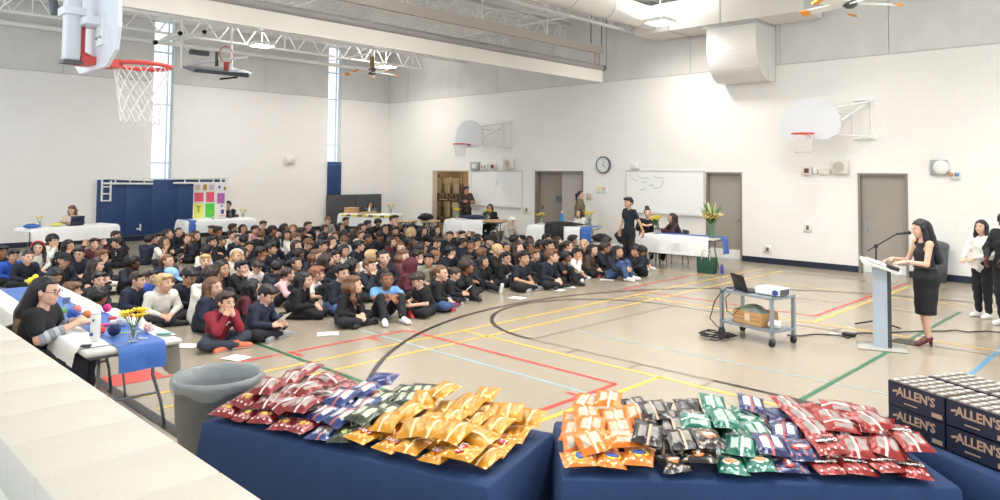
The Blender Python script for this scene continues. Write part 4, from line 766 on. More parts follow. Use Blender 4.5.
def bags(S_, l_, w_, cols, tname, nrow=8, seed=0):
    rs = random.Random(seed); Rz = S_.rotation_euler.z
    lay_out = []; placed = []
    for r_ in range(nrow):
        v = -w_/2+.095+r_*.083; u = -l_/2+.085+(.07 if r_ % 2 else 0)
        while u < l_/2-.075:
            uu = u+l_/2; k = next(c for lim, c in cols if uu < lim+rs.uniform(-.05, .05)+.04*(r_ >= 4) or lim > 5)
            lay_out.append((r_, u, v, k)); u += .140*rs.uniform(.96, 1.04)
    NTH = ['first', 'second', 'third', 'fourth', 'fifth', 'sixth', 'seventh', 'eighth', 'ninth', 'tenth', 'eleventh', 'twelfth', 'thirteenth']
    ROW = ['front', 'second', 'third', 'fourth', 'fifth', 'sixth', 'seventh', 'rear']; cnt = {}
    for r_, u, v, k in lay_out:
        up = 'front' if r_ == 0 and rs.random() < .85 or rs.random() < .14 else 'back'; o = link('snack_bag', BAGS[k, up])
        tilt = math.radians(rs.uniform(3, 7) if r_ == 0 else rs.uniform(12, 17)); lay = .008*(int(round((u+l_/2)/.14)) % 2)+.006
        flip = math.pi if (k in ('scarlet', 'cobalt') or rs.random() < .2) else 0; turn = rs.uniform(-.4, .3)+(rs.choice((-1, 1))*1.5 if rs.random() < .12 else 0)
        M = Matrix.Rotation(Rz, 4, 'Z') @ Matrix.Rotation(tilt, 4, 'X') @ Matrix.Rotation(rs.uniform(-.1, .1), 4, 'Y') @ Matrix.Rotation(turn+flip, 4, 'Z')
        s = rs.uniform(.94, 1.03); q = on(S_, u+rs.uniform(-.015, .015), v+rs.uniform(-.012, .012), .742+.03+.07*math.sin(tilt)*s+lay); 
        me = BAGS[k, up]; R3 = (M @ Matrix.Scale(s, 4)); vv = [R3 @ v.co for v in me.vertices]; ff = [tuple(p_.vertices) for p_ in me.polygons]; zz = q[2]
        nb = [t_ for c_, t_ in placed if (c_-Vector(q)).xy.length < .21]
        for _ in range(26):                                   # lift until it rests on the bags already down
            tr = BVHTree.FromPolygons([v+Vector((q[0], q[1], zz)) for v in vv], ff)
            if sum(len(tr.overlap(t_)) for t_ in nb) <= 10: break
            zz += .005
        q = (q[0], q[1], zz); placed.append((Vector(q), tr)); o.matrix_world = Matrix.Translation(q) @ M @ Matrix.Scale(s, 4)
        n_ = cnt[r_, k] = cnt.get((r_, k), -1)+1; tot = sum(1 for a in lay_out if a[0] == r_ and a[3] == k)
        pos = 'only one' if tot == 1 else (NTH[n_]+' from the left' if n_ else 'leftmost')
        tag(o, '%s snack bag, %s in the %s row, %s table' % (ADJ[k], pos, ROW[r_], tname), 'snack bag', '%s snack bags on the %s table' % (ADJ[k], tname))
        if up == 'front' and k in EMB and r_ < 4:
            for nm, me in EMB[k]:
                c = link(nm, me, o)
                if nm == 'logo_text': c.location = (0, 0, zt+.004)
bags(S1, l1, w1, [(.62, 'red'), (.82, 'navy'), (1.05, 'olive'), (9, 'yellow')], 'left', seed=4)
bags(S2, l2, w2, [(.42, 'orange'), (.76, 'black'), (1.0, 'green'), (1.2, 'cobalt'), (9, 'scarlet')], 'middle', seed=5)
# juice cases
M_case = mat('navy printed card', '#262b3e', .5, var=.05); M_ink = mat('tan print', '#c3a184', .6); M_inner = mat('brown card', '#8f735a', .8); M_foil = mat('foil lid', '#b5b0aa', .4, .1, var=.15, vscale=20)
CLn, CDp, CHt = .345, .255, .132
tA_ = text_mesh("ALLEN'S", .066, M_ink, bold=.0016); tB_ = MB().box((0, 0, 0), (.08, .006, .002)).mesh('small_print', M_ink); 
cs_panel = MB().bb((-CLn/2, -CDp/2, 0), (CLn/2, -CDp/2+.004, CHt)).mesh('front_panel', M_case); cs_back = MB().bb((-CLn/2, CDp/2-.004, 0), (CLn/2, CDp/2, CHt)).mesh('back_panel', M_case); cs_side = MB().bb((-.002, -CDp/2, 0), (.002, CDp/2, CHt)).mesh('side_panel', M_case); cs_fl = MB().bb((-CLn/2, -CDp/2, 0), (CLn/2, CDp/2, .004)).mesh('base_panel', M_inner); cs_top = MB().bb((-CLn/2, -CDp/2, CHt-.004), (CLn/2, CDp/2, CHt)).mesh('lid_panel', M_case)
lab_ = MB().bb((CLn/2-.075, -CDp/2-.0015, .012), (CLn/2-.015, -CDp/2, .035)).mesh('print_block', M_ink)
nub = MB().box((-.128, -CDp/2-.001, .083), (.03, .002, .012), M=Matrix.Rotation(-.3, 3, 'Y')).mesh('logo_flash', M_ink)
carton = MB(); carton.bb((-.025, -.028, 0), (.025, .028, .128)); carton.cur = 1; carton.bb((-.022, -.025, .128), (.010, .025, .134)); carton.cur = 2; carton.bb((.012, -.02, .128), (.022, .02, .131)); carton_me = carton.mesh('juice_carton', [mat('carton wall', '#7d6a5c', .5), M_foil, mat('carton flap', '#6b5648', .5)])
def case(u, v, z, label, opened, rot=0.):
    t = thing('juice_case', label, 'carton case', on(S3, u, v, z), S3.rotation_euler.z+rot)
    fp = link('front_panel', cs_panel, t); link('back_panel', cs_back, t); link('side_panel', cs_side, t, (-CLn/2+.002, 0, 0)); link('side_panel', cs_side, t, (CLn/2-.002, 0, 0)); link('base_panel', cs_fl, t)
    a = link('brand_lettering', tA_, fp); a.location = (.0, -CDp/2-.001, .083); a.rotation_euler = (math.pi/2, 0, 0)
    b_ = link('small_print', tB_, fp); b_.location = (-.03, -CDp/2-.001, .03); b_.rotation_euler = (math.pi/2, 0, 0); link('print_block', lab_, fp); link('logo_flash', nub, fp)
    if not opened: link('lid_panel', cs_top, t)
    else:
        for i in range(6):
            for j in range(4):
                q = Matrix.Rotation(t.rotation_euler.z, 3, 'Z') @ Vector((-CLn/2+.0325+i*.056, -CDp/2+.035+j*.0617, 0)); o = link('juice_carton', carton_me); o.location = (t.location.x+q.x, t.location.y+q.y, z+.0045); o.rotation_euler = (0, 0, t.rotation_euler.z)
                tag(o, 'foil-topped juice carton packed inside the %s' % opened, 'juice carton', 'juice cartons in the %s' % opened)
z0 = .7475; u0 = -l3/2+.15+CLn/2; v0 = -w3_/2+.06+CDp/2
case(u0, v0, z0, "closed lower navy case at the left of the front stack", None); case(u0, v0, z0+CHt+.001, 'open upper navy case at the left of the front stack', 'upper left navy case')
case(u0+CLn+.006, v0, z0, 'closed lower navy case at the right of the front stack', None); case(u0+CLn+.006, v0, z0+CHt+.001, 'open upper navy case at the right of the front stack', 'upper right navy case')
case(u0+.02, v0+CDp+.03, z0, 'closed lower navy case in the rear stack', None); case(u0+.02, v0+CDp+.03, z0+CHt+.001, 'open upper navy case in the rear stack', 'upper rear navy case')
case(u0+.02+CLn+.006, v0+CDp+.03, z0, 'closed lower navy case at the far right of the rear stack', None); case(u0+.02+CLn+.006, v0+CDp+.03, z0+CHt+.001, 'open upper navy case at the far right of the rear stack', 'far right rear navy case')
# ---- craft table beside the stage wall
cA, cB = (14.53, 16.63), (14.5, 14.86); KT, lk, wk = folding_table('grey craft table strewn with crafts beside the stage wall', cA, cB, .74, toward=(1, 0))
KUP = (KT.rotation_euler.z)
def onk(x, y, z=.75): return (x, y, z)
su = 1 if on(KT, lk/2, 0)[1] > 15.7 else -1                      # which local end is the near one
def kcl(nm, lb, un, uf, v0_, v1_, dn, df, dl, dr, m, off, sd, cat):   # near end, far end in metres from the near end
    a, b = lk/2-un, lk/2-uf
    lo, hi = (min(su*a, su*b), max(su*a, su*b)); d0, d1 = (df, dn) if su > 0 else (dn, df)
    return cloth(nm, lb, KT, lk, wk, lo, hi, v0_, v1_, (d0, d1, dl, dr), m, seed=sd, cat=cat, off=off)
sv = 1 if on(KT, 0, wk/2)[0] > 15. else -1                       # local +v towards the stage wall?
vl = lambda a, b: (a, b) if sv > 0 else (-b, -a)
v_ = vl(-wk/2, wk/2); kcl('tablecloth', 'white plastic cloth hanging off both sides of the craft table', .16, lk, v_[0], v_[1], 0, .2, *((.38, .14) if sv > 0 else (.14, .38)), M_whitecloth, .004, 31, 'tablecloth')
v_ = vl(-.22, .14); kcl('table_runner', 'blue plastic runner hanging over the near end of the craft table', 0, lk-.05, v_[0], v_[1], .2, .2, 0, 0, M_bluecloth, .008, 32, 'runner')
def atk(px, py, z=.755): g = G(px, py, z); return (g[0], g[1], z)
wb = thing('tumbler', 'tall white tumbler with blue print on the craft table', 'tumbler', atk(95, 340), scale=.88); MB().lathe([(.035, 0), (.042, .01), (.044, .22), (.04, .24)], 20).build('body', M_white, wb); MB().lathe([(.042, .235), (.042, .26), (.02, .268)], 16).build('lid', M_white, wb); MB().cyl((0, .01, .26), (0, .015, .33), .005, n=6).build('straw', M_white, wb); MB().box((.04, .02, .06), (.012, .03, .03), rz=.6).build('blue_print', mat('blue print', '#3556a5', .4), wb); MB().box((.03, .036, .19), (.012, .012, .02), rz=1.).build('dark_print', M_black, wb)
flowers('yellow bouquet in a glass jar on the craft table', atk(133, 341), .95, 9, seed=14, vh=.13)
crafts = [(114, 336, .05, '#1f2f57', 'dark navy yarn ball on the craft table'), (101, 334, .034, '#e0523a', 'orange-red yarn ball beside the tumbler'), (148, 332, .04, '#eebfb9', 'pink yarn ball at the right of the craft table'), (123, 325, .055, '#efeeea', 'large white yarn ball in the middle of the craft table'), (87, 318, .036, '#e88a4a', 'orange yarn ball near the seated helper'), (77, 313, .04, '#e98d85', 'coral yarn ball near the far end of the craft table'), (107, 312, .04, '#d13c86', 'magenta yarn ball at the far end of the craft table'), (72, 319, .045, '#2f55a8', 'blue yarn ball by the helper hands'), (140, 326, .04, '#ece2dc', 'cream yarn ball behind the yellow bouquet'), (63, 314, .03, '#6fae5a', 'small green yarn ball at the far left of the craft table')]
for x, y, r_, c, lb in crafts:
    q = atk(x, y, .752); t = thing('yarn_ball', lb, 'yarn ball', q); MB().ell((0, 0, r_), (r_, r_, r_), 14, 9).build('ball', mat('yarn '+c, c, .8, var=.15, vscale=40, bump=.8, bscale=70), t)
    for k in range(3): MB().tube([(r_*1.01*math.cos(a)*math.cos(k), r_*1.01*math.sin(a), r_+r_*1.01*math.cos(a)*math.sin(k)) for a in [2*math.pi*i/16 for i in range(16)]], .004, 5, True).build('yarn_strand', MATS['yarn '+c], t)
items = [(118, 319, .16, .05, .025, '#cf4152', 'red felt strip across the craft table'), (128, 317, .1, .05, .03, '#d85560', 'red felt pad right of the red strip'), (116, 324, .1, .07, .035, '#f0e9e4', 'white cotton pad on the craft table'), (103, 326, .1, .04, .02, '#e04a86', 'pink felt piece beside the tumbler'), (140, 339, .12, .015, .01, '#e9e9e9', 'white pen lying right of the glass jar'), (86, 346, .08, .06, .008, '#22262b', 'black phone lying left of the tumbler'), (164, 334, .12, .06, .008, '#4fa08c', 'small green card at the right corner of the craft table'), (88, 323, .1, .03, .02, '#b74fa0', 'purple felt strip near the helper hands'), (150, 330, .07, .04, .008, '#4f7fc0', 'small blue card behind the pink yarn ball'), (129, 333, .2, .012, .01, '#a8d34a', 'lime green pipe cleaner behind the glass jar')]
for x, y, a, b_, c_, col, lb in items:
    q = atk(x, y, .7505); o = MB().rbox((0, 0, c_/2), (a, b_, c_), min(.006, c_*.4), 1).build('craft_piece', mat('craft '+col, col, .7), loc=q, rz=-.75+(x % 7)*.1); tag(o, lb, 'craft supply')
t = thing('plastic_cup', 'clear plastic cup behind the helper on the craft table', 'cup', atk(66, 308.5, .752)); MB().lathe([(.03, 0), (.04, .11), (.037, .11), (.028, .004)], 16, cap=False).build('cup', M_glass, t); MB().lathe([(.031, .05), (.036, .09)], 16, cap=False).build('blue_band', mat('blue band', '#3b6cb0', .4), t)
# second craft table further back at the left edge
K2, lk2, wk2 = folding_table('white-clothed table with a blue runner at the left edge', (14.56, 14.6), (14.5, 12.8), .76, toward=(1, 0)); cloth('tablecloth', 'white cloth on the table at the left edge', K2, lk2, wk2, -lk2/2, lk2/2, -wk2/2, wk2/2, (.3, .3, .3, .3), M_whitecloth, seed=41); cloth('table_runner', 'blue plastic runner on the table at the left edge', K2, lk2, wk2, -lk2/2, lk2/2, -.2, .2, (.3, .3, 0, 0), M_bluecloth, seed=42, cat='runner', off=.009)
# ================================================================== PEOPLE
def smin(a, b, k):
    h = np.clip(.5+.5*(b-a)/k, 0, 1); return b+(a-b)*h-k*h*(1-h)
class Sdf:
    def __init__(s, lo, hi, h):
        s.h = h; s.lo = np.array(lo, float); n = np.ceil((np.array(hi)-s.lo)/h).astype(int)+1; ax = [s.lo[i]+h*np.arange(n[i]) for i in range(3)]
        s.X, s.Y, s.Z = [g.astype(np.float32) for g in np.meshgrid(*ax, indexing='ij')]; s.d = np.full(s.X.shape, 9., np.float32)
    def cone(s, a, b, ra, rb):
        a = np.asarray(a, np.float32); ba = np.asarray(b, np.float32)-a; L2 = max(1e-9, float(ba@ba)); px, py, pz = s.X-a[0], s.Y-a[1], s.Z-a[2]
        t = np.clip((px*ba[0]+py*ba[1]+pz*ba[2])/L2, 0, 1); return np.sqrt((px-t*ba[0])**2+(py-t*ba[1])**2+(pz-t*ba[2])**2)-(ra+(rb-ra)*t)
    def ell(s, c, r, R=None):
        p = np.stack([s.X-c[0], s.Y-c[1], s.Z-c[2]], -1)
        if R is not None: p = p @ np.asarray(R, np.float32)
        r = np.asarray(r, np.float32); k0 = np.sqrt(((p/r)**2).sum(-1)); k1 = np.sqrt(((p/(r*r))**2).sum(-1))+1e-6; return k0*(k0-1)/k1
    def u(s, d, k=.02): s.d = smin(s.d, d, k) if k else np.minimum(s.d, d); return s
    def cut(s, d, k=.0): s.d = np.maximum(s.d, -d) if not k else -smin(-s.d, d, k); return s
    def mesh(s):
        d = s.d; ins = d < 0; nx, ny, nz = d.shape; acc = np.zeros((nx-1, ny-1, nz-1, 3), np.float32); cnt = np.zeros((nx-1, ny-1, nz-1), np.float32)
        C = [(i, j, k) for i in (0, 1) for j in (0, 1) for k in (0, 1)]; sl = lambda c: d[c[0]:nx-1+c[0], c[1]:ny-1+c[1], c[2]:nz-1+c[2]]
        for a in C:
            for ax in range(3):
                if a[ax]: continue
                b = tuple(1 if i == ax else a[i] for i in range(3)); da, db = sl(a), sl(b); m = (da < 0) != (db < 0); t = np.where(m, da/np.where(m, da-db, 1), 0); cnt += m
                for i in range(3): acc[..., i] += np.where(m, a[i]+(t if i == ax else 0), 0)
        act = cnt > 0; idx = -np.ones(cnt.shape, int); idx[act] = np.arange(act.sum()); ijk = np.argwhere(act)
        V = s.lo+(ijk+acc[act]/cnt[act][:, None])*s.h; F = []
        for ax in range(3):
            o = [i for i in range(3) if i != ax]; A = [slice(1, -1)]*3; A[ax] = slice(0, -1); B = [slice(1, -1)]*3; B[ax] = slice(1, None)
            ia, ib = ins[tuple(A)], ins[tuple(B)]
            for flip, m in ((False, ia & ~ib), (True, ~ia & ib)):
                e = np.argwhere(m)
                if not len(e): continue
                e = e.copy(); e[:, o[0]] += 1; e[:, o[1]] += 1; q = []
                for (p, r) in ((-1, -1), (0, -1), (0, 0), (-1, 0)):
                    c = e.copy(); c[:, o[0]] += p; c[:, o[1]] += r; q.append(idx[c[:, 0], c[:, 1], c[:, 2]])
                q = np.stack(q, 1); F.append(q[:, ::-1] if (flip != (ax == 1)) else q)
        return V, np.concatenate(F) if F else np.zeros((0, 4), int)
def to_mesh(name, parts, mats):
    """parts: list of (V, F, material index)"""
    vs = []; fs = []; mi = []; b = 0
    for V, F, m in parts:
        vs.append(np.asarray(V, float)); F = np.asarray(F); fs.append(F+b); mi += [m]*len(F) if np.isscalar(m) else list(m); b += len(V)
    vs = np.concatenate(vs); me = bpy.data.meshes.new(name); allf = [f for F in fs for f in F.tolist()]; me.from_pydata(vs.tolist(), [], allf)
    for m in mats: me.materials.append(m)
    me.polygons.foreach_set('material_index', mi); me.polygons.foreach_set('use_smooth', [True]*len(allf)); me.update(); return me
def ball(c, r, M=None, n=8, m=5):
    b = MB().ell((0, 0, 0), r, n, m); V = np.array(b.v); M = np.eye(3) if M is None else M; return V @ np.asarray(M).T+np.asarray(c), np.array(b.f)
# hand template: wrist at the origin, fingers along +y, palm facing -z, thumb on +x
def hand_template(curl):
    s = Sdf((-.06, -.03, -.09), (.075, .2, .04), .0046); s.u(s.ell((0, .042, 0), (.037, .05, .014)), 0).u(s.cone((0, -.03, 0), (0, .02, 0), .024, .026), .02)
    for i, (x, ln) in enumerate(((-.03, .055), (-.0105, .07), (.0105, .075), (.031, .068))):
        p = np.array([x, .082, 0.]); a = curl*.5; sp = x*1.2
        for k in range(3):
            q = p+np.array([sp*ln*.4, math.cos(a)*ln*(.45, .32, .26)[k], -math.sin(a)*ln*(.45, .32, .26)[k]]); s.u(s.cone(p, q, .0088-.0008*k, .0082-.0008*k), .004); p = q; a += curl
    p = [(.026, .02, -.004), (.052, .045, -.014), (.06, .075, -.022), (.055, .096, -.03)]
    for k in range(3): s.u(s.cone(p[k], p[k+1], .0125-.0015*k, .011-.0015*k), .006)
    return s.mesh()
HANDS = {'relaxed': hand_template(.35), 'closed': hand_template(.95)}
def hand_at(wr, d, nrm, side, kind='relaxed', s=1.):
    """d: finger direction, nrm: back of the hand; side +1 right / -1 left"""
    d = Vector(d).normalized(); n = Vector(nrm); n = (n-d*n.dot(d)).normalized(); x = d.cross(n).normalized()*1
    V, F = HANDS[kind]; V = V.copy()*s
    # right hand seen palm down (back up): thumb towards the left
    V[:, 0] *= -side*1.0
    M = np.array([x, d, n]).T; W = V @ M.T+np.asarray(wr); F = F if (-side) > 0 else F[:, ::-1]
    return W, F
def hrot(yaw, pitch, roll=0): return np.array((Matrix.Rotation(yaw, 3, 'Z') @ Matrix.Rotation(pitch, 3, 'X') @ Matrix.Rotation(roll, 3, 'Y')))
def head_sdf(s, c, R, k=1.):
    T = lambda p: np.asarray(c)+R @ (np.asarray(p)*k)
    e = lambda p, r: s.ell(T(p), np.asarray(r)*k, R)
    h = smin(e((0, -.012, .022), (.074, .092, .086)), e((0, .022, -.04), (.056, .066, .066)), .03)
    h = smin(h, s.cone(T((0, .06, -.082)), T((0, .062, -.084)), .02*k, .02*k), .03)                     # chin
    h = smin(h, s.cone(T((0, .083, .012)), T((0, .104, -.022)), .007*k, .0125*k), .012)                # nose
    for sx in (-1, 1):
        h = smin(h, e((sx*.075, -.004, -.006), (.011, .02, .03)), .008); h = smin(h, e((sx*.035, .064, -.025), (.02, .018, .018)), .02)
    h = smin(h, e((0, .08, -.055), (.022, .012, .012)), .015)
    for sx in (-1, 1): h = -smin(-h, e((sx*.031, .096, .006), (.018, .014, .01)), .014)
    return h
def face_parts(c, R, k=1.):
    T = lambda p: np.asarray(c)+R @ (np.asarray(p)*k); out = []
    for sx in (-1, 1):
        V, F = ball(T((sx*.031, .0765, .005)), np.array((.0155, .009, .008))*k, R); out.append((V, F, 1)); V, F = ball(T((sx*.031, .083, .005)), np.array((.0078, .005, .0078))*k, R); out.append((V, F, 2))
        V, F = ball(T((sx*.032, .083, .024)), np.array((.019, .006, .0045))*k, R @ hrot(sx*-.25, 0, 0)); out.append((V, F, 2))
    V, F = ball(T((0, .0865, -.052)), np.array((.021, .006, .0055))*k, R); out.append((V, F, 3)); return out
SKIN = [mat('skin tone a', '#dcb199', .5, spec=.3), mat('skin tone b', '#c79a7c', .5, spec=.3), mat('skin tone c', '#96684d', .5, spec=.3), mat('skin tone d', '#5c3f31', .5, spec=.3)]
M_eyew = mat('eye white', '#d9d4cf', .4); M_eyed = mat('eye and brow dark', '#241a17', .5); M_lip = mat('lip', '#a5635a', .5)
HAIRC = dict(k=mat('hair black', '#17141a', .45, var=.2, vscale=30), b=mat('hair dark brown', '#33241d', .45, var=.2, vscale=30), m=mat('hair brown', '#6d4c34', .5, var=.2, vscale=30), y=mat('hair blond', '#c9a878', .5, var=.15, vscale=30), r=mat('hair ginger', '#8a5a3e', .5, var=.15, vscale=30), g=mat('hair white', '#d5d2cd', .6, var=.1, vscale=30))
TOPC = {k: mat('fabric '+k, c, .85, var=.12, vscale=9, bump=.5, bscale=22) for k, c in dict(n='#1c2230', k='#17181c', w='#dedbd3', g='#9a978c', r='#8a2234', m='#5a2430', b='#2f55b5', p='#dfb4b4', l='#6fa3d8', o='#6f6650', c='#4a3a33', d='#232a3f', v='#3b2530', j='#3a5488').items()}
M_trous = mat('fabric black trousers', '#1a1b21', .85, bump=.4, bscale=22); M_jean = mat('fabric blue jeans', '#3d5580', .8, var=.12, vscale=14); M_charc = mat('fabric charcoal trousers', '#343a48', .85)
SHOE = {k: mat('shoe '+k, c, .6) for k, c in dict(w='#e6e4e0', k='#1e1f22', g='#8d9094', r='#a6222c', o='#d06a4a').items()}; M_sole = mat('shoe sole', '#e9e7e2', .6); M_soled = mat('dark sole', '#3a3a3a', .7)
def lerp(a, b, t): return tuple(np.asarray(a)*(1-t)+np.asarray(b)*t)
class Pose:
    """joints in metres, facing +y, right side +x (lists are [left, right])"""
    def __init__(s, pel, chest, neck, head, hy, hp, sh, el, wr, hip, kn, an, toe, hands, hr=0., k=1., bulk=1., hk=1.):
        s.__dict__.update(locals()); s.R = hrot(hy, hp, hr)
    def bounds(s, m=.16):
        P = np.array([s.pel, s.chest, s.neck, s.head, *s.sh, *s.el, *s.wr, *s.hip, *s.kn, *s.an]); return P.min(0)-m, P.max(0)+m+.05
    def body(s, h=.012):
        lo, hi = s.bounds(); q = Sdf(lo, hi, h); b = s.bulk
        q.u(q.cone(s.pel, s.chest, .085*b, .09*b), .03).u(q.cone(s.chest, s.neck, .085*b, .05), .04).u(q.cone(s.neck, lerp(s.neck, s.head, .75), .042*s.hk, .04*s.hk), .025).u(head_sdf(q, s.head, s.R, s.hk), .012)
        for i in (0, 1):
            q.u(q.cone(s.chest, s.sh[i], .05, .045), .03).u(q.cone(s.sh[i], s.el[i], .043*b, .034*b), .02).u(q.cone(s.el[i], s.wr[i], .034*b, .024), .012)
            q.u(q.cone(s.pel, s.hip[i], .07, .075), .02).u(q.cone(s.hip[i], s.kn[i], .072*b, .05*b), .02).u(q.cone(s.kn[i], s.an[i], .048*b, .032), .012)
        parts = [(*q.mesh(), 0)]
        for i, sd in ((0, -1), (1, 1)):
            d, n, kind = s.hands[i]; V, F = hand_at(s.wr[i], d, n, sd, kind, s.hk*.95); parts.append((V, F, 0))
        return to_mesh('body', parts+face_parts(s.head, s.R, s.hk), [SKIN[0], M_eyew, M_eyed, M_lip])
    def top(s, sleeve='long', h=.0125, hood=True):
        lo, hi = s.bounds(); q = Sdf(lo, hi, h); b = s.bulk
        wz = q.Z*0+.006*np.sin(q.Z*38+q.X*21)*np.sin(q.Y*29+q.X*17)
        q.u(q.cone(lerp(s.pel, s.chest, -.12), s.chest, .118*b, .112*b), 0).u(q.cone(s.chest, lerp(s.chest, s.neck, .8), .105*b, .062), .04)
        for i in (0, 1):
            q.u(q.cone(lerp(s.chest, s.neck, .7), s.sh[i], .062, .06*b), .035).u(q.cone(lerp(s.pel, s.chest, .35), lerp(s.chest, s.sh[i], .55), .09*b, .085*b), .04)
            if sleeve == 'none': continue
            if sleeve == 'short': q.u(q.cone(s.sh[i], lerp(s.sh[i], s.el[i], .62), .06*b, .056*b), .025)
            else: q.u(q.cone(s.sh[i], s.el[i], .06*b, .05*b), .025).u(q.cone(s.el[i], lerp(s.el[i], s.wr[i], .93), .05*b, .036), .015)
        if hood and sleeve == 'long':
            nk = np.asarray(s.neck); 
            for a in np.linspace(-2.2, 2.2, 9): q.u(q.ell(nk+np.array([.068*math.sin(a), -.012-.062*math.cos(a), .012+.012*math.cos(a)]), (.035, .035, .026)), .015)
        q.d = q.d+wz; nk = np.asarray(s.neck); q.cut(q.cone(nk+(0, .012, .02), nk+(0, .04, .12), .052, .075), .006)
        return to_mesh('top', [(*q.mesh(), 0)], [TOPC['n']])
    def trousers(s, h=.013):
        lo, hi = s.bounds(); q = Sdf(lo, hi, h); b = s.bulk; wz = .006*np.sin(q.Z*40+q.Y*25)*np.sin(q.X*31+q.Y*12)
        q.u(q.ell(np.asarray(s.pel)+(0, 0, .015), (.125*b, .11*b, .1)), 0)
        for i in (0, 1): q.u(q.cone(s.hip[i], s.kn[i], .09*b, .068*b), .03).u(q.cone(s.kn[i], lerp(s.kn[i], s.an[i], .92), .066*b, .05), .015)
        q.d = q.d+wz
        if s.pel[2] < .3: q.cut(q.Z-.004, 0)
        return to_mesh('trousers', [(*q.mesh(), 0)], [M_trous])
def shoe_mesh(name, m, heel=False):
    s = Sdf((-.06, -.09, -.07), (.06, .22, .1), .009)
    s.u(s.cone((0, -.03, -.02), (0, -.02, .04), .036, .036), 0).u(s.cone((0, -.03, -.025), (0, .14, -.03), .036, .037), .02).u(s.cone((0, .03, .0), (0, .13, -.025), .032, .026), .02); s.cut(s.Z+.055, 0); s.cut(s.cone((0, -.02, .06), (0, -.02, .12), .026, .03), 0)
    V, F = s.mesh(); cz = V[F].mean(1)[:, 2]; return to_mesh(name, [(V, F, (cz < -.036).astype(int).tolist())], [m, M_sole if name != 'shoe_k' else M_soled])
SHOEM = {k: shoe_mesh('shoe_'+k, m) for k, m in SHOE.items()}
# ---------- hair (head frame: origin at the head centre, face +y)
def hair_mesh(st):
    lo, hi = (-.17, -.22, -.52 if st == 'Z' else -.42), (.17, .16, .2); fine = .0105
    if st in ('S', 'X', 'A'): lo, hi = (-.13, -.14, -.13), (.13, .14, .17)
    s = Sdf(lo, hi, fine); X, Y, Z = s.X, s.Y, s.Z; ang = np.arctan2(X, Y+.02); strand = .0035*np.sin(ang*26+3*np.sin(Z*20))+.002*np.sin(ang*51+Z*30)
    cap = s.ell((0, -.016, .026), (.083, .1, .094))
    face = np.maximum(np.maximum(-(Y-.03-.25*np.maximum(0, Z)), Z-.055-.25*np.abs(X)*0), -(.2-np.abs(X)))           # region in front of the face
    facebox = np.maximum(-(Y-.035), Z-.058)
    neckcut = Z+.06
    if st == 'S':
        s.u(s.ell((0, -.018, .028), (.084, .102, .097)), 0); s.u(s.ell((.025, .05, .088), (.05, .042, .026)), .03); s.u(s.ell((-.035, .04, .086), (.04, .04, .026)), .03); s.d = s.d+strand*1.3+.004*np.sin(X*60)*np.sin(Y*50+1)*np.sin(Z*45)
        s.cut(np.maximum(-(Y-.048+.25*np.abs(X)), Z-.062-.012*np.sin(X*75+1)+.15*np.abs(X)), .008); s.cut(np.maximum(Z+.055, -9.), .012); s.cut(np.maximum(-(Y-.008), Z+.012), .008); s.cut(np.maximum(-(Y+.03), Z+.03), .008)
    elif st == 'X':
        s.u(s.ell((0, -.014, .026), (.079, .098, .09)), 0); s.cut(np.maximum(-(Y-.04), Z-.062), .008); s.cut(Z+.03, .01); s.cut(np.maximum(-(Y+.0), Z-.02), .006)
    elif st == 'A':
        s.u(s.ell((0, -.02, .04), (.108, .118, .115)), 0); s.d = s.d+.008*np.sin(X*95)*np.sin(Y*95)*np.sin(Z*95); s.cut(np.maximum(-(Y-.04), Z-.05), .006); s.cut(Z+.06, .01); s.cut(np.maximum(-(Y+.02), Z+.005), .005)
    elif st in ('L', 'W', 'Q', 'Z'):
        s.u(s.ell((0, -.014, .028), (.087, .104, .098)), 0); s.u(s.cone((0, -.06, .0), (0, -.085 if st != 'Z' else -.12, -.16 if st == 'Q' else (-.43 if st == 'Z' else -.30)), .085, .06), .03); wv = .012*np.sin(Z*45) if st == 'W' else 0
        for sx in (-1, 1): s.u(s.cone((sx*.078, -.01, .02), (sx*.088, .0, -.12), .028, .03), .02); s.u(s.cone((sx*.088, .0, -.12), (sx*.085, .03, -.27 if st != 'Q' else -.13), .03, .02), .02)
        s.d = s.d+strand*1.3+wv; s.cut(np.maximum(np.maximum(-(Y-.028), Z-.078+.9*np.abs(X)*.45), np.abs(X)-.068), .006); s.cut(np.maximum(s.ell((0, .01, -.07), (.058, .075, .16)), -9.), .006)
    elif st in ('P', 'B'):
        s.u(s.ell((0, -.014, .026), (.081, .1, .092)), 0); s.d = s.d+strand*.7; s.cut(np.maximum(-(Y-.03), Z-.066), .006); s.cut(Z+.045, .008); s.cut(np.maximum(-(Y+.01), Z+.0), .005)
        if st == 'P': t = s.cone((0, -.1, .04), (0, -.14, .0), .026, .036); t = smin(t, s.cone((0, -.14, .0), (.02, -.13, -.22), .036, .015), .02)
        else: t = s.ell((0, -.07, .125), (.05, .05, .042))
        s.u(t+strand*.6, .012)
    elif st == 'H':
        s.u(s.ell((0, -.02, .025), (.105, .118, .122)), 0).u(s.cone((0, -.03, -.06), (0, -.03, -.15), .095, .11), .04); s.cut(s.ell((0, .1, -.005), (.066, .1, .095)), .012); s.cut(s.ell((0, .01, -.03), (.06, .085, .13)), .004); s.cut(Z+.19, 0)
    elif st == 'C':
        s.u(s.ell((0, -.012, .035), (.088, .106, .095)), 0); s.cut(Z-.028, .004); s.cut(np.maximum(-(Y-.09), -(Z-.05))*1, 0); s.u(np.maximum(s.ell((0, .11, .04), (.07, .075, .012)), -9.), .004)
    return to_mesh('hair', [(*s.mesh(), 0)], [HAIRC['k']])
HAIR = {st: hair_mesh(st) for st in 'SXALWQPBHCZ'}
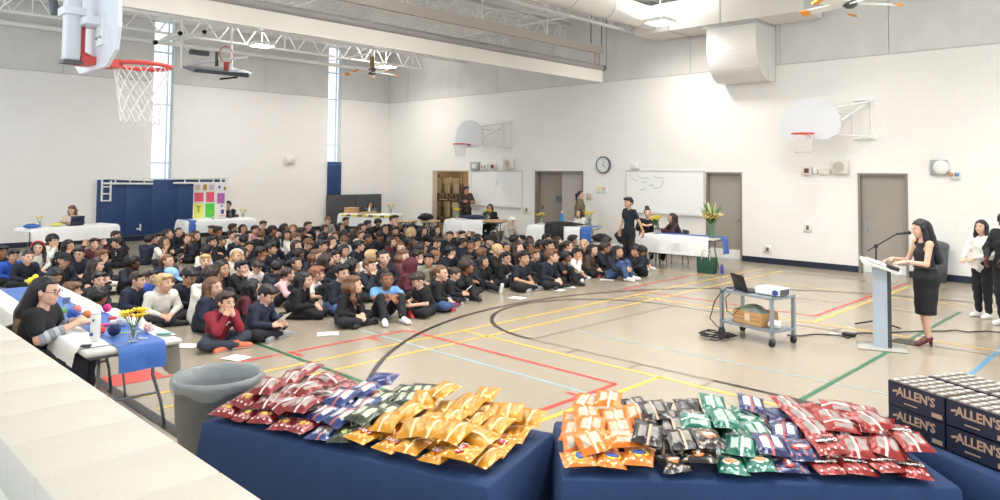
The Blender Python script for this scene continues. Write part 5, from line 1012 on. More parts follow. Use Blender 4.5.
def add_hair(parent, pose, st, col, capcol=None):
    M = Matrix.Translation([float(v) for v in pose.head]) @ Matrix(pose.R.tolist()).to_4x4() @ Matrix.Scale(pose.hk, 4)
    if st == 'D': o = add_hair(parent, pose, 'L', col); b = MB().tube([(.096*math.cos(a), .028+.018*math.sin(a)*0+.0, .025+.105*math.sin(a)) for a in [math.pi*(i/16) for i in range(17)]], .013, 6).build('headband', capcol, o); return o
    o = link('hood' if st == 'H' else ('cap' if st == 'C' else 'hair'), HAIR[st], parent); o.matrix_local = M
    o.material_slots[0].link = 'OBJECT'; o.material_slots[0].material = capcol if st in 'HC' else HAIRC[col]
    if st == 'C': h = add_hair(parent, pose, 'X', col)
    return o
def setm(o, m, i=0): o.material_slots[i].link = 'OBJECT'; o.material_slots[i].material = m; return o
def glasses(parent, pose):
    T = lambda p: Vector((np.asarray(pose.head)+pose.R @ (np.asarray(p)*pose.hk)).tolist()); g = MB()
    for sx in (-1, 1):
        g.tube([T((sx*.034+.021*math.cos(a), .098, .004+.017*math.sin(a))) for a in [2*math.pi*i/12 for i in range(12)]], .0022, 5, True); g.tube([T((sx*.055, .096, .006)), T((sx*.078, .03, .008)), T((sx*.078, -.01, .002))], .002, 5)
    g.tube([T((-.013, .099, .006)), T((.013, .099, .006))], .002, 5); return g.build('glasses', M_black, parent)
# ---------- seated poses
LAPH = [((.7, .6, -.35), (-.2, .3, .9), 'relaxed'), ((-.7, .6, -.35), (.2, .3, .9), 'relaxed')]
def sit(kind, hy=0., hp=0., hr=0., lean=0.):
    pel = (0, 0, .10); chest = (0, .045+lean*.3, .30); neck = (0, .085+lean, .425); head = (0, .125+lean*1.15, .57); sh = [(-.135, .06+lean*.9, .395), (.135, .06+lean*.9, .395)]
    hip = [(-.075, .02, .10), (.075, .02, .10)]; kn = [(-.26, .2, .105), (.26, .2, .105)]; an = [(.05, .27, .055), (-.06, .31, .06)]; toe = [(.9, .25, 0), (-.9, .25, 0)]
    el = [(-.2, .1+lean*.7, .21), (.2, .1+lean*.7, .21)]; wr = [(-.06, .23+lean*.6, .16), (.07, .22+lean*.6, .155)]; hands = LAPH
    if kind == 'chin': el[1] = (.17, .22, .22); wr[1] = (.05, .235, .425); hands = [LAPH[0], ((-.35, .1, .9), (.6, .6, .1), 'closed')]
    elif kind == 'hug': kn = [(-.1, .28, .35), (.1, .28, .35)]; an = [(-.1, .38, .07), (.1, .4, .07)]; toe = [(-.15, 1, 0), (.15, 1, 0)]; el = [(-.215, .2, .24), (.215, .2, .24)]; wr = [(-.075, .37, .23), (.075, .38, .22)]; hands = [((1, .2, -.1), (0, 1, .1), 'relaxed'), ((-1, .2, -.1), (0, 1, .1), 'relaxed')]
    elif kind == 'oneknee': kn[1] = (.14, .28, .34); an[1] = (.15, .4, .07); toe[1] = (.2, 1, 0); el[1] = (.22, .18, .27); wr[1] = (.08, .3, .34); hands = [LAPH[0], ((-.8, .5, -.2), (.1, .5, .9), 'relaxed')]
    elif kind == 'read': el = [(-.2, .13, .22), (.2, .13, .22)]; wr = [(-.1, .30, .2), (.1, .30, .2)]; hands = [((.5, .8, .1), (-.7, .2, .7), 'closed'), ((-.5, .8, .1), (.7, .2, .7), 'closed')]
    elif kind == 'armsknees': kn = [(-.13, .30, .33), (.13, .32, .34)]; an = [(-.1, .5, .07), (.15, .52, .07)]; toe = [(-.2, 1, 0), (.25, 1, 0)]; el = [(-.2, .22, .33), (.2, .24, .33)]; wr = [(-.03, .38, .37), (.05, .39, .39)]; hands = [((.9, .3, -.2), (0, .3, .9), 'relaxed'), ((-.6, .5, -.6), (0, .5, .8), 'relaxed')]
    elif kind == 'hands_face': el = [(-.14, .24, .23), (.14, .24, .23)]; wr = [(-.04, .255, .41), (.045, .255, .415)]; hands = [((.25, .15, .9), (-.5, .8, 0), 'closed'), ((-.25, .15, .9), (.5, .8, 0), 'closed')]
    elif kind == 'raised': el = [(-.26, .1, .36), (.26, .1, .36)]; wr = [(-.19, .17, .55), (.19, .17, .55)]; hands = [((.3, .0, 1), (0, -1, .1), 'relaxed'), ((-.3, .0, 1), (0, -1, .1), 'relaxed')]
    elif kind == 'stretch': kn[1] = (.13, .42, .12); an[1] = (.16, .75, .07); toe[1] = (.1, .3, .95); el = [(-.2, .05, .2), (.2, .12, .2)]; wr = [(-.1, .22, .15), (.08, .24, .17)]
    elif kind == 'kneel': hip = [(-.07, .0, .2), (.07, .0, .2)]; pel = (0, 0, .19); kn = [(-.09, .38, .07), (.1, .38, .07)]; an = [(-.1, -.06, .05), (.1, -.06, .05)]; toe = [(0, -1, 0), (0, -1, 0)]; wr = [(-.05, .3, .2), (.06, .3, .2)]
    elif kind == 'bow': kn = [(-.1, .3, .34), (.12, .3, .34)]; an = [(-.1, .42, .07), (.13, .44, .07)]; toe = [(-.1, 1, 0), (.2, 1, 0)]; chest = (0, .1, .28); neck = (0, .22, .38); head = (0, .33, .46); sh = [(-.135, .18, .36), (.135, .18, .36)]; el = [(-.22, .28, .24), (.22, .28, .24)]; wr = [(-.13, .42, .14), (.14, .43, .14)]; hands = [((.3, .6, -.6), (0, .6, .6), 'relaxed'), ((-.3, .6, -.6), (0, .6, .6), 'relaxed')]
    return Pose(pel, chest, neck, head, hy, hp, sh, el, wr, hip, kn, an, toe, hands, hr, hk=1.08)
R_ = math.radians
VAR = {}
for i, (k, hy, hp, hr, ln) in enumerate([('lap', -.5, -.05, .05, 0), ('lap', .45, 0, 0, .02), ('lap', 0, -.12, -.06, .03), ('chin', .25, -.1, .12, .04), ('chin', -.3, 0, -.05, .03), ('hug', -.3, 0, 0, .02), ('hug', .5, -.1, 0, .04), ('oneknee', -.1, 0, .08, .0), ('oneknee', .6, 0, 0, .02), ('read', 0, -.65, 0, .03), ('lap', 0, -.6, 0, .04), ('armsknees', .0, 0, 0, .03), ('hands_face', .1, -.05, 0, .05), ('raised', .1, 0, 0, 0), ('stretch', 0, 0, 0, -.02), ('kneel', -.2, -.1, 0, .02), ('bow', 0, -1.0, 0, 0)]): VAR[i] = (k, sit(k, hy, hp, hr, ln))
BYK = {}
for i, (k, p) in VAR.items(): BYK.setdefault(k, []).append(i)
CACHE = {}
def pmesh(i, part):
    if (i, part) not in CACHE:
        p = VAR[i][1]; CACHE[i, part] = p.body() if part == 'body' else p.trousers() if part == 'trousers' else p.top(part)
    return CACHE[i, part]
def foot_matrix(an, toe, dn=-.0):
    t = Vector(toe).normalized(); up = Vector((0, 0, 1)); up = (up-t*up.dot(t)) if abs(t.z) < .95 else Vector((0, -1, 0)); up.normalize(); x = t.cross(up); M = Matrix((x, t, up)).transposed().to_4x4(); M.translation = Vector(an); return M
def seated_person(i, loc, rz, label, top, sleeve='long', hair='S', hc='k', skin=0, trous=None, shoes='k', scale=1., capcol=None, glass=False, feet=True, group=None):
    p = VAR[i][1]; o = link('person', pmesh(i, 'body')); o.location = [float(v) for v in loc]; o.rotation_euler = (0, 0, rz); o.scale = (scale*KXY, scale*KXY, scale*KZ); tag(o, label, 'person', group)
    for s in range(4): o.material_slots[s].link = 'OBJECT'; o.material_slots[s].material = (SKIN[skin], M_eyew, M_eyed, M_lip)[s]
    setm(link('top', pmesh(i, sleeve), o), TOPC[top]); setm(link('trousers', pmesh(i, 'trousers'), o), trous or M_trous); add_hair(o, p, hair, hc, capcol)
    if feet:
        for j in (0, 1): s = link('shoe', SHOEM[shoes], o); s.matrix_local = foot_matrix(p.an[j], p.toe[j]); 
    if glass: glasses(o, p)
    return o
def rz_dir(d): return math.atan2(d[1], d[0])-math.pi/2
KXY, KZ = 1.09, .96
def place_head(i, px, py, rz, scale, zoff=0.):
    """ground position that brings the head of pose i to the pixel"""
    h = VAR[i][1].head; hz = h[2]*scale*KZ+zoff; g = G(px, py, hz); q = Matrix.Rotation(rz, 3, 'Z') @ Vector((h[0]*scale*KXY, h[1]*scale*KXY, 0)); return (g[0]-q.x, g[1]-q.y, zoff)
# ---------- the seated crowd: pixel of the head, hair, hair colour, top, skin, facing, extras
CROWD = '''
2 252 S k n 2 c
13 256 S k b 1 c;anchor=person in bright blue hoodie
28 257 X b n 0 q;anchor=person in navy polo beside the blue hoodie
38 248 D b w 0 c;band=r;anchor=person wearing a red headband
53 241 A k w 0 r;anchor=person in a white top before the far left table
69 246 L k n 1 c
79 254 S k n 0 c;glass
94 244 S b m 0 c;pose=raised;anchor=person in maroon raising both hands
102 256 S m n 0 q
97 265 L b k 0 r;sl=short
64 260 C k n 1 c;cap=k;anchor=person in a black cap
116 236 S b n 0 c;glass
117 243 S k k 0 l;print;anchor=person in black hoodie with white print
133 263 A k n 3 r
150 240 S k d 1 a
158 238 S k n 0 r
165 242 L b w 1 r;sl=short;anchor=person in a white T-shirt before the blue mat
168 234 P b n 0 r
179 232 P b n 0 r
189 239 W m n 0 l;pose=lap
196 236 L b n 0 r
168 261 P m d 0 c
212 230 S k n 1 l
218 231 S k n 2 r
212 242 S k n 1 r
205 261 S y n 0 c;pose=chin
207 251 S k w 1 a;anchor=person in pale grey sweatshirt turned away
222 241 S k n 1 r
233 228 S b n 1 r
232 235 S b w 0 r;anchor=person in white sweater below the display table
243 229 L k w 1 r
238 239 X b n 0 c
244 240 S k n 1 a
255 230 S k p 1 r;anchor=person in pale pink shirt near the far wall
263 225 S b n 0 c
261 235 S m k 0 a;print
273 231 A k n 2 r
249 247 S k n 1 c
243 253 L b n 0 a
237 256 D y w 0 c;band=w;anchor=person with white headband and white top
261 253 S k n 2 r
271 249 S k n 1 q
275 243 L k n 1 a
285 228 L k p 2 c
287 235 L k w 1 c;anchor=person in white with arms folded near the far wall
293 229 L r n 0 c
296 238 S m w 0 q
302 232 S k n 2 r
308 226 S b n 0 c
297 246 L b n 0 r
299 254 L k d 3 q
308 244 S m n 0 r
316 256 W m n 0 c
325 229 L k p 1 q;anchor=person in pink before the charcoal mats
328 221 S m g 0 c
323 237 L k n 1 a
322 246 S k w 1 r
327 260 L b n 0 r
296 264 P k n 1 c
332 242 L b n 0 c
335 236 S m w 0 q
341 227 L k n 1 r
346 221 S k n 1 r
362 228 W b n 0 c
368 224 S k n 0 r
378 223 A k n 2 c
385 229 L k n 1 q
394 220 S k n 0 r;lock=1.26
397 226 D k n 1 c;band=w;anchor=person wearing a white hairband
344 241 S m w 0 c;anchor=person in white hoodie in the middle rows
344 235 S k n 1 a
354 234 L b v 0 a
361 235 S m w 0 r
368 239 X k n 2 r
380 236 S k n 2 q
395 231 S k n 1 c
409 226 L k n 0 a
412 232 L y n 0 c
423 231 L k n 0 c;pose=hug
427 225 L k n 1 c
437 230 L k n 0 c
437 242 S b n 0 r
344 251 L k w 1 q
359 246 S k n 0 r
392 242 L b m 0 r;anchor=person in burgundy among the middle rows
401 248 P m n 0 c
411 242 X k n 3 r
421 248 L k n 1 r
335 257 S k n 0 q
353 265 L k n 1 r
371 256 S y w 0 a
384 258 P k n 0 c
406 257 W m m 0 r
417 256 S b n 0 r;collar
434 256 L r n 0 c
429 260 S k g 1 c;anchor=person in grey camouflage top
396 239 S k n 2 c
450 236 S b n 0 c
461 236 S k n 0 c;pose=raised
471 236 S m n 0 r
478 239 L k n 1 r
462 243 S k n 1 a
471 246 X k n 2 c;pose=chin
476 243 S k n 1 c
489 241 C k n 0 c;cap=k;anchor=person in a dark cap before the storeroom table
500 237 S m n 0 r
494 236 L b v 0 a
451 252 A k n 0 c;pose=chin
481 254 S m n 0 a
467 262 S b n 0 a
498 250 X y k 0 r;collar;anchor=person in black with an open white collar
506 248 P k n 1 r
518 248 L b n 0 c
515 240 S k n 3 a
529 241 X k n 3 c
528 247 P k n 2 q
547 239 S k n 1 r
541 245 S k n 2 r
535 255 S m n 0 r
524 258 S k n 1 q;sl=short;row=1;pose=lap;sh=g
506 258 S k k 0 r;glass;row=1;pose=lap;sh=w;anchor=person with white-striped cuffs
484 262 L k k 1 q;row=1;pose=stretch
558 242 L b n 0 q
568 246 P b n 0 r
573 240 S k n 1 r
584 245 L y n 0 c
593 250 L k c 0 r;row=1;pose=lap;sh=r;anchor=person in dark brown jacket in the front row
605 248 S b d 1 r;glass;row=1;pose=hug;sh=g
607 243 S b n 0 a
618 252 L k n 1 q;row=1;tr=j;pose=hug;sh=w
635 251 A k n 1 l;row=1;pose=hug;sh=k
642 251 L k n 1 q;row=1;pose=bow;sh=w;anchor=person bent over their knees at the crowd's right end
577 254 S k w 1 r;row=1;pose=chin;sh=w;anchor=person in white sweater near the front right
566 257 S k k 2 r;row=1;sl=short;pose=oneknee;sh=k
552 256 S m n 0 q;row=1;pose=lap;sh=k
549 246 S k n 1 c
56 276 L k n 1 c;pose=read
99 280 S k n 0 q
72 291 S m n 0 r
99 297 A k n 2 a
138 280 S b d 0 r;print2;anchor=person in navy jacket beside the white hoodie
153 277 S k b 0 r
164 283 S y w 0 c;row=1;pose=lap;tr=k;anchor=person in white hoodie by the craft table
172 276 C k w 1 r;cap=l;anchor=person wearing a light blue cap
187 276 S k n 1 q;pose=read
210 275 S b w 0 a
214 287 L m d 0 r;row=1
242 268 S k k 0 r
257 267 S b w 0 q;pose=read
278 267 S k n 1 a
288 274 P b p 0 r;row=1;anchor=person in pink with a ponytail
305 280 L k k 0 r;row=1;pose=kneel;sh=k;anchor=person in black with long hair beside the reader
317 274 S r w 0 r;row=1;sl=short;pose=hug;anchor=person in cream T-shirt seen from behind
267 294 S k d 0 q;row=1;pose=read;sh=g;lock=1.03;anchor=person in dark hoodie reading a paper
226 302 S b r 0 c;row=1;pose=hands_face;tr=c;sh=o;lock=1.02;anchor=person in crimson hoodie with hands at mouth
253 287 L k m 0 r;row=1
222 269 L k n 1 r
342 273 S k n 0 r;row=1;tr=j
370 266 S m n 0 r;row=1;pose=chin
387 280 B b l 2 c;row=1;sl=short;pose=armsknees;sh=w;lock=1.03;anchor=person in light blue shirt and white sneakers
354 285 W m k 0 q;row=1;pose=lap;sh=k;lock=1.02;anchor=person in black with brown hair left of light blue
412 266 H b m 0 r;row=1;cap=m;anchor=person with a maroon hood up
418 280 S b k 0 l;row=1;lock=.97;sl=short;pose=read;sh=r
441 273 P m k 0 r;row=1;pose=lap;tr=j;sh=r
455 274 P b k 0 r;row=1;collar;pose=read;sh=g
467 267 A b k 2 q;row=1;pose=oneknee;sh=k
'''
FOC = np.array([7.0, 20.6]); 
rs = random.Random(11); crowd = []
for ln in CROWD.strip().splitlines():
    a, *ex = ln.split(';'); x, y, hs, hc, tp, sk, fc = a.split(); d = dict(x=float(x), y=float(y), hs=hs, hc=hc, tp=tp, sk=int(sk), fc=fc)
    for e in ex: k, _, v = e.partition('='); d[k] = v or True
    crowd.append(d)
TOPN = dict(n='navy', k='black', w='white', g='grey', r='crimson', m='burgundy', b='blue', p='pink', l='light blue', o='olive', c='brown', d='dark navy', v='dark plum')
POSEN = dict(lap='sitting cross-legged', chin='chin on hand', hug='hugging knees', oneknee='one knee up', read='looking down', armsknees='arms on knees', hands_face='hands at mouth', raised='hands raised', stretch='one leg stretched out', kneel='kneeling', bow='bent forward')
anch = [d for d in crowd if 'anchor' in d]
def relation(d, others):
    best = []
    for a in others:
        dx, dy = d['x']-a['x'], d['y']-a['y']; best.append((math.hypot(dx, dy*2.2), a, dx, dy))
    best.sort(key=lambda t: t[0]); return best
used_lab = set()
def label_for(d, posek):
    if 'anchor' in d: L_ = d['anchor']+(', '+POSEN[posek] if len(d['anchor'].split()) < 8 else ''); used_lab.add(L_); return L_
    tn = TOPN[d['tp']]; ex = ' cap' if d['hs'] == 'C' else ''
    for lvl in range(14):
        _, a, dx, dy = relation(d, anch)[lvl % 5]; wh = a['anchor'].replace('person ', 'one ', 1)
        if abs(dx) > abs(dy)*2.2: rel = 'left of' if dx < 0 else 'right of'
        else: rel = 'behind' if dy < 0 else 'in front of'
        if lvl >= 5:
            same = sorted([q for q in crowd if 'anchor' not in q and q['tp'] == d['tp'] and ((q['x'] < a['x']) == (d['x'] < a['x']))], key=lambda q: math.hypot(q['x']-a['x'], (q['y']-a['y'])*2.2)); n = same.index(d); od = ['nearest', 'second', 'third', 'fourth', 'fifth', 'sixth', 'seventh', 'eighth', 'ninth', 'tenth'][min(n, 9)]
            s = 'person in %s, %s %s the %s' % (tn, od, 'left of' if dx < 0 else 'right of', wh)
        else:
            s = 'person in %s %s, %s the %s' % (tn, POSEN[posek] if posek != 'lap' else 'sitting', rel, wh)
        s = s.replace('the one', 'one')
        if s not in used_lab and len(s.replace('-', ' ').split()) <= 16: used_lab.add(s); return s
    s2 = s; k = 2
    while s2 in used_lab: s2 = s.replace('person', 'seated person' if k == 2 else 'cross-legged person', 1); k += 1
    used_lab.add(s2); return s2
for d in crowd:
    fc = d['fc']; pk = d.get('pose')
    if not pk: pk = rs.choices(['lap', 'chin', 'hug', 'oneknee', 'read'], [6, 1.5, 2, 1.5, .5])[0]
    d['pk'] = pk; d['i'] = rs.choice(BYK[pk]) if pk != 'lap' else rs.choice([0, 1, 2]); d['sc'] = rs.uniform(.96, 1.03); g = G(d['x'], d['y'], .57)[:2]
    tocam = CAM[:2]-g; tocam /= np.hypot(*tocam); sp = FOC-g; sp = .4*sp/np.hypot(*sp)+.75*np.array([-.70, .715]); sp /= np.hypot(*sp)
    dr = {'c': tocam*.75+sp*.45, 'q': tocam*.4+sp*.7, 'r': sp*.8-tocam*.05, 'l': np.array([.7, -.72])*.8+tocam*.5, 'a': -tocam*.7+sp*.5}[fc]; d['rz'] = rz_dir(dr)+rs.uniform(-.2, .2)
# a head's pixel fixes a ray; neighbours who would sit inside one another take more or less height, hence another distance
fixed = []
for tb in (tA, tB, tC, tD, tE, tG, K2, KT, bn, *[o for o in bpy.data.objects if o.name.startswith('school_desk')]):
    for uu in np.linspace(-tb['L']/2, tb['L']/2, 7):
        for vv in (-tb['W']/2, 0., tb['W']/2): q = on(tb, float(uu), float(vv)); fixed.append((q[0], q[1], .36))
fixed += [(*G(628.5, 203, 1.495)[:2], .36), (*G(511, 221, .96)[:2], .4)]
mid = lambda d: np.array(place_head(d['i'], d['x'], d['y'], d['rz'], d['sc'])[:2])+.13*np.array([-math.sin(d['rz']), math.cos(d['rz'])])
X0 = [d['x'] for d in crowd]
for d in crowd: d['x0'] = d['x']
for it in range(220):
    P_ = np.array([mid(d) for d in crowd]); moved = 0; dl = np.zeros(len(crowd)); cd = np.hypot(*(P_-CAM[:2]).T)
    for a_ in range(len(crowd)):
        dd = np.hypot(*(P_-P_[a_]).T)
        for b_ in np.nonzero(dd < .56)[0]:
            if b_ <= a_: continue
            near, far = (a_, b_) if cd[a_] < cd[b_] else (b_, a_); w = .004*(1-dd[b_]/.56)+.0008; dl[near] += w; dl[far] -= w; moved += 1
            if dd[b_] < .46 and it > 30:
                L_, R2 = (a_, b_) if crowd[a_]['x'] < crowd[b_]['x'] else (b_, a_); crowd[L_]['x'] = max(crowd[L_]['x']-.12, X0[L_]-4.5); crowd[R2]['x'] = min(crowd[R2]['x']+.12, X0[R2]+4.5)
        for fx, fy, fr in fixed:
            e = math.hypot(P_[a_][0]-fx, P_[a_][1]-fy)
            if e < fr+.2: dl[a_] += .004 if cd[a_] < math.hypot(fx-CAM[0], fy-CAM[1]) else -.004; moved += 1
    for k_, d in enumerate(crowd):
        if 'lock' in d: d['sc'] = float(d['lock']); d['x'] = d['x0']; continue
        d['sc'] = min(1.2, max(.84, d['sc']+float(np.clip(dl[k_], -.01, .01))))
    if not moved: break
print('CROWD', it, moved)
for d in crowd:
    fc, pk, i, sc, rz = d['fc'], d['pk'], d['i'], d['sc'], d['rz']; loc = d['loc'] = place_head(i, d['x'], d['y'], rz, sc)
    cap = dict(r=mat('red band', '#c93a44', .6), w=M_white, k=TOPC['k'], l=mat('light blue cap', '#8fb8e6', .7), m=TOPC['m']).get(d.get('band') or d.get('cap') or ('m' if d['hs'] == 'H' else ''))
    o = seated_person(i, loc, rz, label_for(d, pk), d['tp'], d.get('sl', 'long'), d['hs'], d['hc'], d['sk'], {'j': M_jean, 'c': M_charc, 'k': M_trous}.get(d.get('tr')), d.get('sh', rs.choice('kwkg')), sc, cap, 'glass' in d, feet='row' in d or d['y'] > 250 or fc in 'c', group='students seated on the gym floor')
    d['o'] = o; P = VAR[i][1]
    if 'collar' in d: MB().add([(-.05, .1, .43), (.05, .1, .43), (0, .165, .33), (0, .12, .44)], [(0, 2, 3), (3, 2, 1)]).build('shirt_collar', M_white, o)
    if 'print' in d: MB().box((0, .175, .33), (.16, .006, .03)).box((0, .178, .28), (.11, .006, .02)).build('chest_print', M_white, o)
    if d['tp'] == 'r':
        MB().tube([(-.06, .19, .3), (-.03, .2, .33), (.0, .205, .29), (.03, .2, .33), (.06, .19, .3)], .006, 5).build('chest_print', M_paper, o)
    if 'cuffs' in d.get('anchor', ''):
        for s_ in (0, 1):
            for f in (.45, .58): c = lerp(P.el[s_], P.wr[s_], f); c2 = lerp(P.el[s_], P.wr[s_], f+.06); MB().cyl(c, c2, .052, .05, n=12).build('cuff_stripe', M_white, o)
# papers held and on the floor
def sheet(label, loc, rz, size=(.216, .28), tilt=(0, 0)):
    o = MB().add([(-size[0]/2, -size[1]/2, 0), (size[0]/2, -size[1]/2, .0), (size[0]/2, 0, .006), (-size[0]/2, 0, .006), (size[0]/2, size[1]/2, .002), (-size[0]/2, size[1]/2, .002)], [(0, 1, 2, 3), (3, 2, 4, 5)]).build('paper_sheet', M_paper); o.location = [float(v) for v in loc]; o.rotation_euler = (tilt[0], tilt[1], rz)
    m = o.modifiers.new('t', 'SOLIDIFY'); m.thickness = .001; tag(o, label, 'paper'); return o
for x, y, lb, r_ in ((236, 358, 'white sheet on the floor before the crimson hoodie', .3), (328, 334, 'curled white sheet on the floor beside the long-haired kneeler', 1.), (517, 298, 'white sheet on the floor before the striped cuffs', .2), (568, 287.5, 'white sheet on the floor below the dark brown jacket', .9), (557, 290, 'folded white sheet on the floor near the front right', .1), (607, 280, 'small white sheet on the floor by the outstretched sneakers', .5), (187, 346, 'white sheet on the floor left of the crimson hoodie', .7)):
    p = G(x, y, .004); sheet(lb, (p[0], p[1], .005), r_)
def held(px, py, z, lb, rz, tilt): p = G(px, py, z); sheet(lb, p, rz, (.2, .26), tilt)
def by(anchor): return next(d for d in crowd if d.get('anchor', '').startswith(anchor))
for d, lb in ((by('person in dark hoodie reading'), 'white paper held by the reader in the dark hoodie'), (next(q for q in crowd if q['x0'] == 418 and q['y'] == 280), 'white card held in front of a black T-shirt'), (next(q for q in crowd if q['x0'] == 455), 'white card held by the one with open collar'), (next(q for q in crowd if q['x0'] == 187), 'white paper held above the lap behind the blue cap')):
    q = Matrix.Rotation(d['rz'], 3, 'Z') @ Vector((0, .40, 0)); sheet(lb, (d['loc'][0]+q.x*d['sc'], d['loc'][1]+q.y*d['sc'], .25*d['sc']), d['rz'], (.19, .22), (.75, 0))
# ---------- adults
M_striped = mat('grey striped fabric', '#8d929a', .85, var=.2, vscale=40)
def stand(hy=0, hp=0, el=None, wr=None, hands=None, lean=0., bulk=1.1, hk=1.02, step=.0, kn=None, an=None, sw=.165):
    el = el or [(-.23, -.02, 1.08), (.23, -.02, 1.08)]; wr = wr or [(-.24, .06, .85), (.24, .06, .85)]; hands = hands or [((0, .1, -1), (-1, 0, 0), 'relaxed'), ((0, .1, -1), (1, 0, 0), 'relaxed')]
    return Pose((0, 0, .90), (0, lean*.5, 1.17), (0, lean-.01, 1.345), (0, lean+.025, 1.495), hy, hp, [(-sw, lean*.9, 1.31), (sw, lean*.9, 1.31)], el, wr, [(-.085, 0, .88), (.085, 0, .88)], kn or [(-.09, .02+step, .48), (.09, .02-step, .48)], an or [(-.09, .0+step, .08), (.09, .0-step*2, .08)], [(-.1, 1, 0), (.1, 1, 0)], hands, 0, 1., bulk, hk)
def chairsit(hy=0, hp=0, el=None, wr=None, hands=None, lean=.0, bulk=1.1, hk=1.02):
    el = el or [(-.22, .12+lean, .74), (.22, .12+lean, .74)]; wr = wr or [(-.1, .33+lean, .845), (.1, .33+lean, .845)]; hands = hands or [((.5, .8, 0), (-.2, 0, 1), 'relaxed'), ((-.5, .8, 0), (.2, 0, 1), 'relaxed')]
    return Pose((0, 0, .52), (0, .02+lean*.5, .77), (0, .03+lean, .945), (0, .06+lean, 1.095), hy, hp, [(-.165, .03+lean*.9, .91), (.165, .03+lean*.9, .91)], el, wr, [(-.09, .02, .52), (.09, .02, .52)], [(-.1, .42, .52), (.1, .42, .52)], [(-.1, .44, .08), (.1, .44, .08)], [(0, 1, 0), (0, 1, 0)], hands, 0, 1., bulk, hk)
def adult(pose, loc, rz, label, top, sleeve='long', hair='L', hc='k', skin=0, trous=None, shoes='k', scale=1., hood=False, feet=True, glass=False, dress=None, h=.012):
    o = link('person', pose.body(h)); o.location = [float(v) for v in loc]; o.rotation_euler = (0, 0, rz); o.scale = (scale,)*3; tag(o, label, 'person')
    setm(o, SKIN[skin])
    if dress is None: setm(link('top', pose.top(sleeve, hood=hood), o), TOPC[top] if isinstance(top, str) else top); setm(link('trousers', pose.trousers(), o), trous or M_trous)
    add_hair(o, pose, hair, hc)
    if feet:
        for j in (0, 1): s = link('shoe', SHOEM[shoes], o); s.matrix_local = foot_matrix(np.asarray(pose.an[j])-(0, 0, .02), pose.toe[j])
    if glass: glasses(o, pose)
    return o
def seat_under(loc, rz, label, s=1.):
    t = thing('stacking_chair', label, 'chair', (loc[0], loc[1], 0), rz, scale=s); MB().rbox((0, .08, .425), (.42, .42, .03), .012, 2).build('seat', M_grey, t); MB().rbox((0, -.17, .66), (.42, .03, .3), .012, 2).build('backrest', M_grey, t)
    for sx in (-1, 1):
        MB().cyl((sx*.19, .26, 0), (sx*.18, .24, .415), .011, n=6).build('leg', M_leg, t); MB().tube([(sx*.19, -.16, 0), (sx*.18, -.13, .42), (sx*.17, -.165, .8)], .011, 6).build('leg', M_leg, t)
def hplace(pose, px, py, rz, scale):
    h = pose.head; g = G(px, py, h[2]*scale); q = Matrix.Rotation(rz, 3, 'Z') @ Vector((h[0]*scale, h[1]*scale, 0)); return (g[0]-q.x, g[1]-q.y, 0)
IL = np.array([.70, -.715]); IR = -IL; TC = np.array([.715, .70])       # image left, image right, towards the viewer
def seated_adult(px, py, d, label, top, chair, scale=.98, **kw):
    pk = {k: kw.pop(k) for k in ('hy', 'hp', 'lean', 'el', 'wr', 'hands') if k in kw}; p = chairsit(**pk); rz = rz_dir(d); loc = hplace(p, px, py, rz, scale); o = adult(p, loc, rz, label, top, scale=scale, feet=False, **kw); seat_under(loc, rz, chair, scale); return o
def seated_at(tb, back, px, py, d, label, top, chair, **kw):
    """seat someone behind table tb; the ray through the head pixel gives the place along it and the body size"""
    e = Matrix.Rotation(tb.rotation_euler.z, 3, 'Z') @ Vector((0, 1, 0)); P0 = np.array(tb.location)+np.array(e)*(tb['W']/2+back); dd = ray(px, py); t = ((P0-CAM)@np.array(e))/(dd@np.array(e)); hd = CAM+dd*t
    sc = hd[2]/1.095; pk = {k: kw.pop(k) for k in ('hy', 'hp', 'lean', 'el', 'wr', 'hands') if k in kw}; p = chairsit(**pk); rz = rz_dir(d); q = Matrix.Rotation(rz, 3, 'Z') @ Vector((p.head[0]*sc, p.head[1]*sc, 0)); loc = (hd[0]-q.x, hd[1]-q.y, 0)
    print('SEAT', label[:40], round(sc, 2)); o = adult(p, loc, rz, label, top, scale=sc, feet=False, **kw); seat_under(loc, rz, chair, sc); return o
# speaker at the podium
sp_p = G(926.5, 345.5); dsp = np.array([.66, -.75]); rsp = rz_dir(dsp)
ps = stand(hp=-.22, lean=.03, el=[(-.23, .1, 1.06), (.23, .1, 1.06)], wr=[(-.17, .33, 1.085), (.17, .33, 1.085)], hands=[((.2, 1, -.12), (-.3, 0, 1), 'relaxed'), ((-.2, 1, -.12), (.3, 0, 1), 'relaxed')], bulk=.98, kn=[(-.06, .03, .5), (.06, .02, .5)], an=[(-.05, .0, .13), (.06, -.04, .13)])
spk = adult(ps, (sp_p[0], sp_p[1], 0), rsp, 'speaker in a black sleeveless dress and burgundy heels at the podium', 'k', hair='Z', hc='k', skin=0, dress=True, feet=False, scale=.99, h=.010)
lo, hi = ps.bounds(); q = Sdf(lo, hi, .011)
q.u(q.cone((0, 0, .9), ps.chest, .115, .115), 0).u(q.cone(ps.chest, lerp(ps.chest, ps.neck, .7), .1, .06), .04).u(q.ell((0, -.02, .88), (.165, .14, .16)), .04).u(q.cone((0, -.01, .84), (0, .005, .40), .15, .122), .05)
for i in (0, 1): q.u(q.cone(lerp(ps.chest, ps.neck, .6), lerp(ps.chest, ps.sh[i], .85), .06, .045), .03)
q.d += .003*np.sin(q.Z*30+q.X*18); q.cut(q.Z-.40, 0); q.cut(q.cone(np.asarray(ps.neck)+(0, .015, .01), np.asarray(ps.neck)+(0, .05, .12), .055, .08), .006)
for sx in (-1, 1): q.cut(q.ell((sx*.21, .03, 1.27), (.055, .06, .09)), .01)
